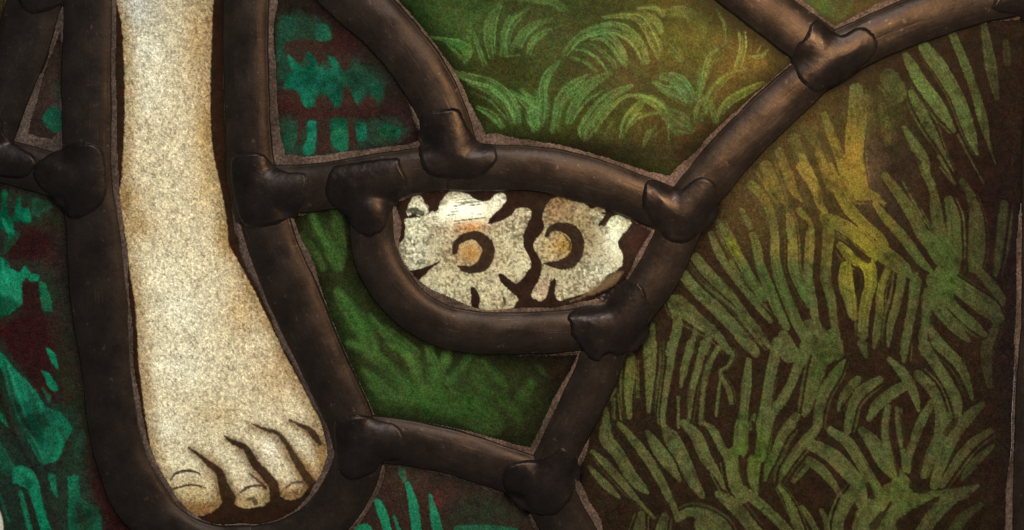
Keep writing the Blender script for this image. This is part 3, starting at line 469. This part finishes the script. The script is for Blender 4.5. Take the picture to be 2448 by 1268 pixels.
def ramp(t, src, stops):
    r = N(t, 'ShaderNodeValToRGB'); e = r.color_ramp.elements
    while len(e) < len(stops): e.new(0.5)
    for el, (p, c) in zip(e, stops): el.position = p; el.color = c if len(c) == 4 else (*c, 1)
    t.links.new(src, r.inputs[0]); return r
def painted_glass(name, grain=0.35, gloss=0.010, warm=1.0):
    m, t, o = nt(name); L = t.links
    at = N(t, 'ShaderNodeAttribute', attribute_name='paint')
    n1 = noise(t, 2600, 2, .7); n2 = noise(t, 260, 3)
    r1 = ramp(t, n1.outputs['Fac'], [(0.36, (1-grain,)*3), (0.64, (1+grain,)*3)])
    r2 = ramp(t, n2.outputs['Fac'], [(0.3, (.90,)*3), (0.7, (1.10,)*3)])
    a = N(t, 'ShaderNodeMix', data_type='RGBA', blend_type='MULTIPLY'); a.inputs[0].default_value = 1
    L.new(at.outputs['Color'], a.inputs[6]); L.new(r1.outputs[0], a.inputs[7])
    b = N(t, 'ShaderNodeMix', data_type='RGBA', blend_type='MULTIPLY'); b.inputs[0].default_value = 1
    L.new(a.outputs[2], b.inputs[6]); L.new(r2.outputs[0], b.inputs[7])
    tr = N(t, 'ShaderNodeBsdfTranslucent'); df = N(t, 'ShaderNodeBsdfDiffuse'); gl = N(t, 'ShaderNodeBsdfGlossy'); gl.inputs['Roughness'].default_value = .38
    gl.inputs['Color'].default_value = (1, 1, 1, 1)
    bp = N(t, 'ShaderNodeBump'); bp.inputs['Strength'].default_value = .25; bp.inputs['Distance'].default_value = 0.0002
    L.new(n2.outputs['Fac'], bp.inputs['Height'])
    L.new(b.outputs[2], tr.inputs['Color']); L.new(b.outputs[2], df.inputs['Color'])
    for q in (df, gl): L.new(bp.outputs[0], q.inputs['Normal'])
    m1 = N(t, 'ShaderNodeMixShader'); m1.inputs[0].default_value = .22; L.new(tr.outputs[0], m1.inputs[1]); L.new(df.outputs[0], m1.inputs[2])
    m2 = N(t, 'ShaderNodeMixShader'); m2.inputs[0].default_value = gloss; L.new(m1.outputs[0], m2.inputs[1]); L.new(gl.outputs[0], m2.inputs[2])
    L.new(m2.outputs[0], o.inputs[0]); return m
MG = painted_glass('painted_glass', .34)
MF = painted_glass('stippled_glass', .16)
mc, t, o = nt('clear_glass_body'); tb_ = N(t, 'ShaderNodeBsdfTransparent'); t.links.new(tb_.outputs[0], o.inputs[0]); MC = mc
def putty_mat():
    m, t, o = nt('lime_putty'); L = t.links
    p = N(t, 'ShaderNodeBsdfPrincipled'); p.inputs['Roughness'].default_value = .95; p.inputs['Specular IOR Level'].default_value = .15
    n1 = noise(t, 1500, 3, .7); n2 = noise(t, 90, 3, .6)
    r = ramp(t, n1.outputs['Fac'], [(.3, (.12, .100, .090)), (.5, (.27, .225, .205)), (.7, (.52, .44, .40))])
    r2 = ramp(t, n2.outputs['Fac'], [(.36, (.55,)*3), (.60, (1.2,)*3)])
    a = N(t, 'ShaderNodeMix', data_type='RGBA', blend_type='MULTIPLY'); a.inputs[0].default_value = 1
    L.new(r.outputs[0], a.inputs[6]); L.new(r2.outputs[0], a.inputs[7]); L.new(a.outputs[2], p.inputs['Base Color'])
    b = N(t, 'ShaderNodeBump'); b.inputs['Strength'].default_value = .6; b.inputs['Distance'].default_value = .0004
    L.new(n1.outputs['Fac'], b.inputs['Height']); L.new(b.outputs[0], p.inputs['Normal']); L.new(p.outputs[0], o.inputs[0]); return m
MP = putty_mat()
def lead_mat(name, c0, c1, rough, lines):
    m, t, o = nt(name); L = t.links
    p = N(t, 'ShaderNodeBsdfPrincipled'); p.inputs['Metallic'].default_value = .60
    n1 = noise(t, 140, 4, .65); n2 = noise(t, 2400, 3, .75)
    r = ramp(t, n1.outputs['Fac'], [(.3, c0), (.7, c1)])
    g = ramp(t, n2.outputs['Fac'], [(.25, (.72,)*3), (.75, (1.28,)*3)])
    a = N(t, 'ShaderNodeMix', data_type='RGBA', blend_type='MULTIPLY'); a.inputs[0].default_value = 1
    L.new(r.outputs[0], a.inputs[6]); L.new(g.outputs[0], a.inputs[7])
    n4 = noise(t, 620, 2, .6); sp_ = ramp(t, n4.outputs['Fac'], [(.67, (1, 1, 1)), (.73, (2.3, 2.2, 2.1))])
    a4 = N(t, 'ShaderNodeMix', data_type='RGBA', blend_type='MULTIPLY'); a4.inputs[0].default_value = 1; L.new(a.outputs[2], a4.inputs[6]); L.new(sp_.outputs[0], a4.inputs[7])
    col = a4.outputs[2]
    rr_ = ramp(t, n1.outputs['Fac'], [(.3, (rough-.07,)*3), (.7, (rough+.1,)*3)]); L.new(rr_.outputs[0], p.inputs['Roughness'])
    b = N(t, 'ShaderNodeBump'); b.inputs['Strength'].default_value = .30; b.inputs['Distance'].default_value = .0005; L.new(n1.outputs['Fac'], b.inputs['Height'])
    b3 = N(t, 'ShaderNodeBump'); b3.inputs['Strength'].default_value = .10; b3.inputs['Distance'].default_value = .0001; L.new(n2.outputs['Fac'], b3.inputs['Height']); L.new(b.outputs[0], b3.inputs['Normal'])
    last = b3
    if lines:                                        # drawn lines and scratches run along the strip
        s = noise(t, 1.0, 3, .6, 'UV', (8, 260, 1))
        b2 = N(t, 'ShaderNodeBump'); b2.inputs['Strength'].default_value = .05; b2.inputs['Distance'].default_value = .00015
        L.new(s.outputs['Fac'], b2.inputs['Height']); L.new(b3.outputs[0], b2.inputs['Normal']); last = b2
        s2 = noise(t, 1.0, 2, .5, 'UV', (10, 900, 1))
        sc = ramp(t, s2.outputs['Fac'], [(.66, (1, 1, 1)), (.71, (4.2, 3.8, 3.5))])
        n3 = noise(t, 60, 2); mk = ramp(t, n3.outputs['Fac'], [(.46, (0, 0, 0)), (.60, (1, 1, 1))])
        a2 = N(t, 'ShaderNodeMix', data_type='RGBA', blend_type='MULTIPLY'); L.new(mk.outputs[0], a2.inputs[0]); L.new(col, a2.inputs[6]); L.new(sc.outputs[0], a2.inputs[7]); col = a2.outputs[2]
    L.new(col, p.inputs['Base Color']); L.new(last.outputs[0], p.inputs['Normal']); L.new(p.outputs[0], o.inputs[0]); return m
ML = lead_mat('weathered_lead', (.055, .046, .041), (.105, .089, .080), .41, True)
MS = lead_mat('solder', (.036, .032, .033), (.080, .070, .069), .34, False)

# ------------------------------------------------------------------ mesh builders
def tag(o, label, cat, group=None):
    o['label'] = label; o['category'] = cat
    if group: o['group'] = group
def link(name, me, parent=None):
    o = bpy.data.objects.new(name, me); COL.objects.link(o)
    if parent: o.parent = parent; o.matrix_parent_inverse = parent.matrix_world.inverted()
    return o
def grid_mesh(name, cells, x, y, h, mat, rgb=None, origin=(0, 0), back=None):
    """cells: bool (ny-1,nx-1). Builds quads; optional clear slab body behind."""
    j, i = np.nonzero(cells); nx = x.shape[1]
    if len(j) == 0: return None
    q = np.stack([j*nx+i, (j+1)*nx+i, (j+1)*nx+i+1, j*nx+i+1], 1)
    u, inv = np.unique(q.ravel(), return_inverse=True); q = inv.reshape(-1, 4).astype(np.int32)
    xs = x.ravel()[u]; ys = y.ravel()[u]; hs = h.ravel()[u]
    co = np.empty((len(u), 3), np.float32)
    co[:, 0] = (xs-1224)*S-origin[0]; co[:, 1] = -hs*S; co[:, 2] = (634-ys)*S-origin[1]
    nq = len(q); mats = np.zeros(nq, np.int32)
    if back is not None:                              # closed clear body: front, back and rim
        e = np.concatenate([q[:, [0, 1]], q[:, [1, 2]], q[:, [2, 3]], q[:, [3, 0]]])
        key = e.min(1).astype(np.int64)*len(u)+e.max(1)
        _, first, cnt = np.unique(key, return_index=True, return_counts=True)
        be = e[first[cnt == 1]]
        n = len(u); cb = co.copy(); co[:, 1] = 0.6*S; cb[:, 1] = back*S
        rim = np.stack([be[:, 1], be[:, 0], be[:, 0]+n, be[:, 1]+n], 1)
        co = np.concatenate([co, cb]); q = np.concatenate([q, q[:, ::-1]+n, rim]).astype(np.int32)
        mats = np.zeros(len(q), np.int32)
    me = bpy.data.meshes.new(name); me.vertices.add(len(co)); me.vertices.foreach_set('co', co.ravel())
    me.loops.add(q.size); me.loops.foreach_set('vertex_index', q.ravel())
    me.polygons.add(len(q)); me.polygons.foreach_set('loop_start', np.arange(0, q.size, 4, dtype=np.int32))
    me.polygons.foreach_set('material_index', mats)
    me.update(calc_edges=True); me.polygons.foreach_set('use_smooth', np.ones(len(q), bool))
    me.materials.append(mat)
    if rgb is not None:
        c = rgb.reshape(-1, 3)[u]; c4 = np.ones((len(co), 4), np.float32); c4[:len(u), :3] = c
        if len(co) > len(u): c4[len(u):, :3] = c
        a = me.color_attributes.new('paint', 'FLOAT_COLOR', 'POINT'); a.data.foreach_set('color', c4.ravel())
    return me

# ------------------------------------------------------------------ putty width, pane by pane
PW = np.zeros(GX.shape, np.float32)
wob = 0.5+1.0*vnoise(90, seed=401)+0.25*(vnoise(23, seed=402)-.5)
def pw(pane, base_, spots=()):
    f = np.full(GX.shape, base_, np.float32)
    for x, y, r, v in spots:
        k = np.exp(-((GX-x)**2+(GY-y)**2)/r**2); f = f*(1-k)+v*k
    PW[PM[pane]] = (f*0.88*wob+(NF-.5)*2.4)[PM[pane]]
pw('foot', 8, [(265,300,260,12),(510,300,150,0),(515,60,200,0),(545,440,60,0),(580,600,60,18),(330,1150,120,11),(770,1180,60,18),(640,1250,70,0),(720,920,150,15),(500,1262,60,4),(795,1100,50,14)])
pw('left', 0, [(160,700,80,-4)])
pw('tri', 14, [(150,300,40,-6),(60,350,50,24),(110,350,40,30),(150,170,60,-6)])
pw('teal', 13, [(690,390,60,24),(990,320,50,26),(860,90,120,-8),(930,200,80,-8),(820,20,90,-8),(655,30,50,18),(850,350,90,16)])
pw('meadow', 11, [(1000,60,120,9),(1170,310,50,26),(1630,430,60,34),(1750,280,120,14),(1800,70,130,-8),(1700,0,100,-8),(1550,440,50,16)])
pw('wedge', 13, [(2010,90,50,18)])
pw('stripes', -6, [(1390,1170,60,26),(1430,1230,60,18),(1400,1100,50,8),(2432,900,260,12),(2430,1268,200,14),(2436,600,120,10),(2440,40,60,8)])
pw('flower', 11, [(1250,470,330,-8),(945,540,50,17),(1430,730,80,26),(1530,600,60,14),(1070,740,80,20),(1250,745,100,11)])
pw('sprig', 9, [(1150,1050,120,20),(1300,1060,60,34),(1050,850,260,-8),(860,640,120,-8),(850,560,60,-8),(1340,960,70,14),(740,640,80,11),(800,500,60,-6)])
pw('reeds', 5, [(920,1150,50,16),(1050,1120,80,2),(1240,1230,80,0),(1250,1268,40,12)])
pw('edge', 0); pw('corner', 4)
wave = 1.0+(NL-.5)*2.0
cell = lambda A: A[:-1, :-1]

INFO = [
 ('foot','painted_pane','pane painted with a pale bare foot on dark brown ground'),
 ('left','painted_pane','dark red pane at the left edge with bright teal brush shapes beside the foot'),
 ('tri','painted_pane','tiny triangular dark pane with one teal spot near the top left corner'),
 ('teal','painted_pane','dark red and teal pane framed by the upright lead and the top lead arc'),
 ('meadow','painted_pane','green to amber pane painted with curling grass tufts at the top middle'),
 ('wedge','painted_pane','small plain dark green wedge of glass cut by the top edge'),
 ('stripes','painted_pane','large brown pane on the right with olive and yellow blade stripes'),
 ('flower','painted_pane','eye shaped pane with two white painted flowers under the arched lead'),
 ('sprig','painted_pane','narrow bent green pane wrapping below the flower pane'),
 ('reeds','painted_pane','dark pane at the bottom edge with thin teal reed blades'),
 ('corner','painted_pane','sliver of dull olive glass in the very top left corner'),
 ('edge','painted_pane','strip of dark brown glass beyond the right edge lead'),
]
PARTS = dict(
 foot={1:'painted_ground',2:'painted_foot',3:'toe_outline',4:'nail_outline',5:'toenail'},
 flower={1:'painted_ground',2:'painted_flower',3:'painted_flower',4:'painted_leaf',5:'petal_outline',6:'flower_center'},
 left={1:'painted_ground',2:'painted_leaves',3:'pale_sliver'},
)
CH = {'toenail':'painted_foot','toe_outline':'painted_foot','nail_outline':'painted_foot'}
labcell = cell(LAB)
for key, nm, label in INFO:
    P = np.array(PANES[key]); cx, cy = P[:, 0].mean(), P[:, 1].mean()
    root = bpy.data.objects.new(nm, None); COL.objects.link(root); root.empty_display_size = .005
    root.location = (wx(cx), 0, wz(cy)); bpy.context.view_layer.update()
    tag(root, label, 'glass pane')
    vis = cell(PM[key]) & (cell(LD) > -16)
    put = vis & (cell(LD) < cell(PW))
    hp = np.where(True, 1.2+3.5*sstep(0, 6, PW-LD)+2.2*(NF-.5)+2.5*np.clip((PW-LD)/np.maximum(PW, 6), 0, 1), 0).astype(np.float32)
    names = PARTS.get(key, {1:'painted_ground', 2:'painted_grass'})
    if key in ('teal', 'tri'): names = {1:'painted_ground', 2:'painted_foliage'}
    made = {}
    for lb, pn in sorted(names.items()):
        cm = vis & ~put & (labcell == lb)
        if not cm.any(): continue
        mt = MF if key in ('foot', 'flower') else MG
        par = root
        if pn in CH and CH[pn] in made: par = made[CH[pn]]
        def mk(cmask, par_):
            me = grid_mesh(pn, cmask, GX, GY, wave, mt, RGB, (root.location.x, root.location.z))
            ob = bpy.data.objects.new(pn, me); COL.objects.link(ob); ob.parent = par_; return ob
        if pn == 'flower_center':
            fl1 = cm & (cell(GX) < 1230); fl2 = cm & (cell(GX) >= 1230)
            mk(fl1, flowers[0]); mk(fl2, flowers[1]); continue
        ob = mk(cm, par); made.setdefault(pn, ob)
        if pn == 'painted_flower': flowers = made.setdefault('_f', []); flowers.append(ob)
    if key == 'flower':
        flowers[0]['label'] = 'left painted flower, whiter petals'; flowers[1]['label'] = 'right painted flower, browner top petal'
    c8 = vis[:(vis.shape[0]//6)*6, :(vis.shape[1]//6)*6].reshape(vis.shape[0]//6, 6, vis.shape[1]//6, 6).all((1, 3))
    gx = GX[::6, ::6][:c8.shape[0]+1, :c8.shape[1]+1]; gy = GY[::6, ::6][:c8.shape[0]+1, :c8.shape[1]+1]
    c8 = c8[:gx.shape[0]-1, :gx.shape[1]-1]
    me = grid_mesh('glass_sheet', c8, gx, gy, gx*0, MC, None, (root.location.x, root.location.z), back=30)
    if me:
        me.polygons.foreach_set('use_smooth', np.zeros(len(me.polygons), bool))
        ob = bpy.data.objects.new('glass_sheet', me); COL.objects.link(ob); ob.parent = root
    if put.any():
        me = grid_mesh('putty_edge', put, GX, GY, hp, MP, None, (root.location.x, root.location.z))
        ob = bpy.data.objects.new('putty_edge', me); COL.objects.link(ob); ob.parent = root

# ------------------------------------------------------------------ lead strips
lrng = np.random.default_rng(99)
for label, pts in LEADS:
    P = catmull(pts, 14); n = len(P)
    # resample evenly
    seg = np.hypot(*(P[1:, :2]-P[:-1, :2]).T); s = np.concatenate([[0], np.cumsum(seg)])
    m_ = max(8, int(s[-1]/5)); ss = np.linspace(0, s[-1], m_)
    P = np.stack([np.interp(ss, s, P[:, k]) for k in range(3)], 1)
    T = np.gradient(P[:, :2], axis=0); T /= np.linalg.norm(T, axis=1)[:, None]; Nn = np.stack([-T[:, 1], T[:, 0]], 1)
    K = 72; r = np.sin(np.linspace(-math.pi/2, math.pi/2, K)); r = np.sign(r)*np.abs(r)
    ph = lrng.random(8)*6.28
    ew = sum(np.sin(ss/f+p)*a for f, p, a in ((37, ph[0], .9), (90, ph[1], 1.4), (13, ph[2], .35)))
    ew2 = sum(np.sin(ss/f+p)*a for f, p, a in ((41, ph[3], .9), (80, ph[4], 1.4), (15, ph[5], .35)))
    hh = LH*(1+.03*np.sin(ss/70+ph[6])+.02*np.sin(ss/23+ph[7]))
    wl = P[:, 2]+ew; wr = P[:, 2]+ew2
    ridges = [(lrng.uniform(-.7, .7), lrng.uniform(.15, .5)*lrng.choice([-1, 1]), lrng.random(3)*6.28, lrng.uniform(.012, .022)) for _ in range(4)]
    dt = lrng.random((int(ss[-1]/16)+3, 9)); dt2 = lrng.random((int(ss[-1]/45)+3, 6))
    def d2(tab, cell, rr_):
        v = (rr_+1)/2*(tab.shape[1]-1.001); u_ = ss/cell; iu_ = u_.astype(int); fu_ = u_-iu_; fu_ = fu_*fu_*(3-2*fu_); jv = int(v); fv_ = v-jv; fv_ = fv_*fv_*(3-2*fv_)
        return (tab[iu_, jv]*(1-fu_)+tab[iu_+1, jv]*fu_)*(1-fv_)+(tab[iu_, jv+1]*(1-fu_)+tab[iu_+1, jv+1]*fu_)*fv_
    V = np.zeros((m_, K+2, 3)); UV = np.zeros((m_, K+2, 2))
    for k in range(K):
        off = np.where(r[k] < 0, r[k]*wl, r[k]*wr); lip = 4.5
        h = lip+(hh-lip)*prof(r[k]) + 0.9*math.exp(-((abs(r[k])-.93)/.03)**2) + .30*(d2(dt, 16, r[k])-.5) + 1.5*(d2(dt2, 45, r[k])-.5)
        for rc, am, p3, wd_ in ridges:                # drawn lines left by the mill, wandering and fading
            h = h+am*np.exp(-((r[k]-rc-.05*np.sin(ss/90+p3[0]))/wd_)**2)*np.clip(.5+1.2*np.sin(ss/47+p3[1])*np.sin(ss/19+p3[2]), 0, 1)
        V[:, k+1, 0] = P[:, 0]+Nn[:, 0]*off; V[:, k+1, 1] = P[:, 1]+Nn[:, 1]*off; V[:, k+1, 2] = h
        UV[:, k+1, 0] = ss*S; UV[:, k+1, 1] = off*S*1.0
    V[:, 0] = V[:, 1]; V[:, 0, 2] = -20; V[:, K+1] = V[:, K]; V[:, K+1, 2] = -20
    UV[:, 0] = UV[:, 1]; UV[:, K+1] = UV[:, K]
    c0 = P[m_//2]; ox, oz = wx(c0[0]), wz(c0[1])
    co = np.stack([(V[..., 0]-1224)*S-ox, -V[..., 2]*S, (634-V[..., 1])*S-oz], -1).reshape(-1, 3)
    J, I = np.meshgrid(np.arange(m_-1), np.arange(K+1), indexing='ij'); W_ = K+2
    q = np.stack([J*W_+I, J*W_+I+1, (J+1)*W_+I+1, (J+1)*W_+I], -1).reshape(-1, 4)
    back = np.stack([np.arange(m_-1)*W_, (np.arange(m_-1)+1)*W_, (np.arange(m_-1)+1)*W_+W_-1, np.arange(m_-1)*W_+W_-1], 1)
    caps = [list(range(W_))[::-1], [(m_-1)*W_+k for k in range(W_)]]
    me = bpy.data.meshes.new('lead_came'); me.from_pydata(co.tolist(), [], q.tolist()+back.tolist()+caps)
    uvl = me.uv_layers.new(name='UVMap'); uvf = UV.reshape(-1, 2)
    vi = np.empty(len(me.loops), np.int32); me.loops.foreach_get('vertex_index', vi); uvl.data.foreach_set('uv', (uvf[vi]*10).astype(np.float32).ravel())
    me.polygons.foreach_set('use_smooth', [True]*len(me.polygons)); me.materials.append(ML); me.update()
    o = bpy.data.objects.new('lead_came', me); COL.objects.link(o); o.location = (ox, 0, oz)
    tag(o, label, 'lead strip', 'lead strips holding the panes')

# ------------------------------------------------------------------ solder lumps
def blur(A, r):
    k = int(r/ST)
    for _ in range(3):
        for ax in (0, 1):
            c = np.cumsum(np.pad(A, [(k+1, k) if a == ax else (0, 0) for a in (0, 1)], mode='edge'), axis=ax, dtype=np.float64)
            A = (np.take(c, range(2*k+1, c.shape[ax]), ax)-np.take(c, range(0, c.shape[ax]-2*k-1), ax))/(2*k+1)
    return A.astype(np.float32)
LB = blur(LF, 7)
JOINTS = [
 ('rounded solder lump left of the leg where the short strip meets the upright', [(165,346),(215,342),(250,360),(262,420),(255,480),(215,512),(170,525),(142,495),(100,455),(85,420),(95,390),(130,362)]),
 ('solder lump cut by the left edge', [(-60,270),(5,287),(20,320),(55,352),(85,370),(92,392),(78,415),(50,428),(0,425),(-60,420)]),
 ('solder lump cut by the top edge near the left corner', [(40,-50),(50,8),(80,34),(120,30),(160,8),(178,-50)]),
 ('black solder lump beside the ankle', [(550,385),(585,368),(630,368),(660,388),(690,408),(735,415),(735,460),(722,505),(690,528),(640,542),(600,545),(570,520),(552,450)]),
 ('solder lump drooping like a tongue at the left tip of the flower pane', [(795,398),(830,388),(890,382),(950,376),(962,400),(975,440),(960,470),(945,500),(930,540),(900,564),(868,565),(838,542),(822,512),(790,492),(780,460),(785,430)]),
 ('large solder lump where the top arc lands on the flower pane roof', [(1008,275),(1060,264),(1100,265),(1120,300),(1142,335),(1185,348),(1190,382),(1168,408),(1140,428),(1100,432),(1060,430),(1020,412),(1002,370),(998,320)]),
 ('heart shaped solder lump with two orange glints right of the flower pane', [(1540,438),(1560,425),(1595,436),(1626,452),(1650,432),(1680,425),(1705,440),(1720,480),(1712,520),(1690,550),(1655,575),(1620,582),(1590,572),(1558,540),(1535,490)]),
 ('copper tinted solder lump at the upper right fork', [(1938,56),(1952,44),(1975,56),(2008,84),(2050,66),(2080,82),(2094,110),(2085,140),(2060,165),(2030,190),(1990,213),(1950,224),(1920,206),(1900,180),(1888,140),(1900,112),(1922,90)]),
 ('ragged edged solder lump below the right end of the flower pane', [(1362,738),(1400,722),(1450,700),(1498,664),(1530,683),(1545,715),(1558,740),(1552,775),(1545,810),(1520,840),(1490,852),(1455,846),(1430,860),(1402,850),(1382,825),(1368,800),(1355,765)]),
 ('solder lump beside the little toe', [(800,1010),(830,995),(870,990),(920,1000),(958,1018),(970,1060),(962,1100),(920,1110),(900,1130),(850,1146),(820,1135),(802,1110),(797,1060)]),
 ('solder lump at the bottom fork left of the striped pane', [(1212,1112),(1250,1098),(1300,1095),(1345,1068),(1370,1085),(1388,1115),(1388,1150),(1375,1180),(1350,1210),(1320,1230),(1270,1232),(1230,1205),(1205,1180),(1202,1140)]),
 ('solder lump cut by the top right corner', [(2372,-60),(2378,-10),(2364,22),(2390,36),(2430,44),(2480,60),(2550,40),(2550,-60)]),
]
for label, poly in JOINTS:
    Pp = catmull(poly, 6, closed=True)
    sl, d = sdf(Pp, 24)
    rg = 1.6 if 'ragged' in label else .6
    d = d+((NM[sl]-.5)*7+(NF[sl]-.5)*5)*rg
    lf = LF[sl]; lb = LB[sl]
    basez = lb+1.5+np.maximum(lf-lb-1.5, 0)*sstep(14, 0, d)
    dome = sstep(0, 70, d)
    t_ = 4.6*sstep(-1, 9, d)+3.5*dome+1.2*(NL[sl]-.5)+0.7*(NM[sl]-.5)
    z = np.where(d > -1, basez+t_-1.0, lf-7).astype(np.float32)
    z = np.where(d > -4, z, -12)
    cm = (d > -6)[:-1, :-1]
    cxp, cyp = np.mean(poly, 0); ox, oz = wx(cxp), wz(cyp)
    me = grid_mesh('solder_joint', cm, GX[sl], GY[sl], z.astype(np.float32), MS, None, (ox, oz))
    o = bpy.data.objects.new('solder_joint', me); COL.objects.link(o); o.location = (ox, 0, oz)
    tag(o, label, 'solder lump', 'solder lumps at the lead joints')

# ------------------------------------------------------------------ added dark surround out of view, stops back light spilling past the panel
ms, t, o_ = nt('light_stop_dark'); pb = N(t, 'ShaderNodeBsdfPrincipled'); pb.inputs['Roughness'].default_value = .9
nn = noise(t, 60, 4, .6); rc_ = ramp(t, nn.outputs['Fac'], [(.3, (.03, .025, .022)), (.7, (.06, .05, .044))]); t.links.new(rc_.outputs[0], pb.inputs['Base Color']); t.links.new(pb.outputs[0], o_.inputs[0])
xi0, xi1, zi0, zi1 = wx(-108), wx(2556), wz(1376), wz(-106); E_ = 0.32
vv_ = []; ff_ = []
for (a, b, c, d_) in ((xi0-E_, xi0, zi0-E_, zi1+E_), (xi1, xi1+E_, zi0-E_, zi1+E_), (xi0, xi1, zi1, zi1+E_), (xi0, xi1, zi0-E_, zi0)):
    k = len(vv_); vv_ += [(a, y, z) for y in (-.006, .03) for z in (c, d_)]+[(b, y, z) for y in (-.006, .03) for z in (c, d_)]
    ff_ += [[k+i for i in f] for f in ((0, 2, 3, 1), (4, 5, 7, 6), (0, 1, 5, 4), (2, 6, 7, 3), (1, 3, 7, 5), (0, 4, 6, 2))]
me = bpy.data.meshes.new('light_stop'); me.from_pydata(vv_, [], ff_); me.materials.append(ms); me.update()
ow = bpy.data.objects.new('light_stop', me); COL.objects.link(ow); ow['kind'] = 'structure'
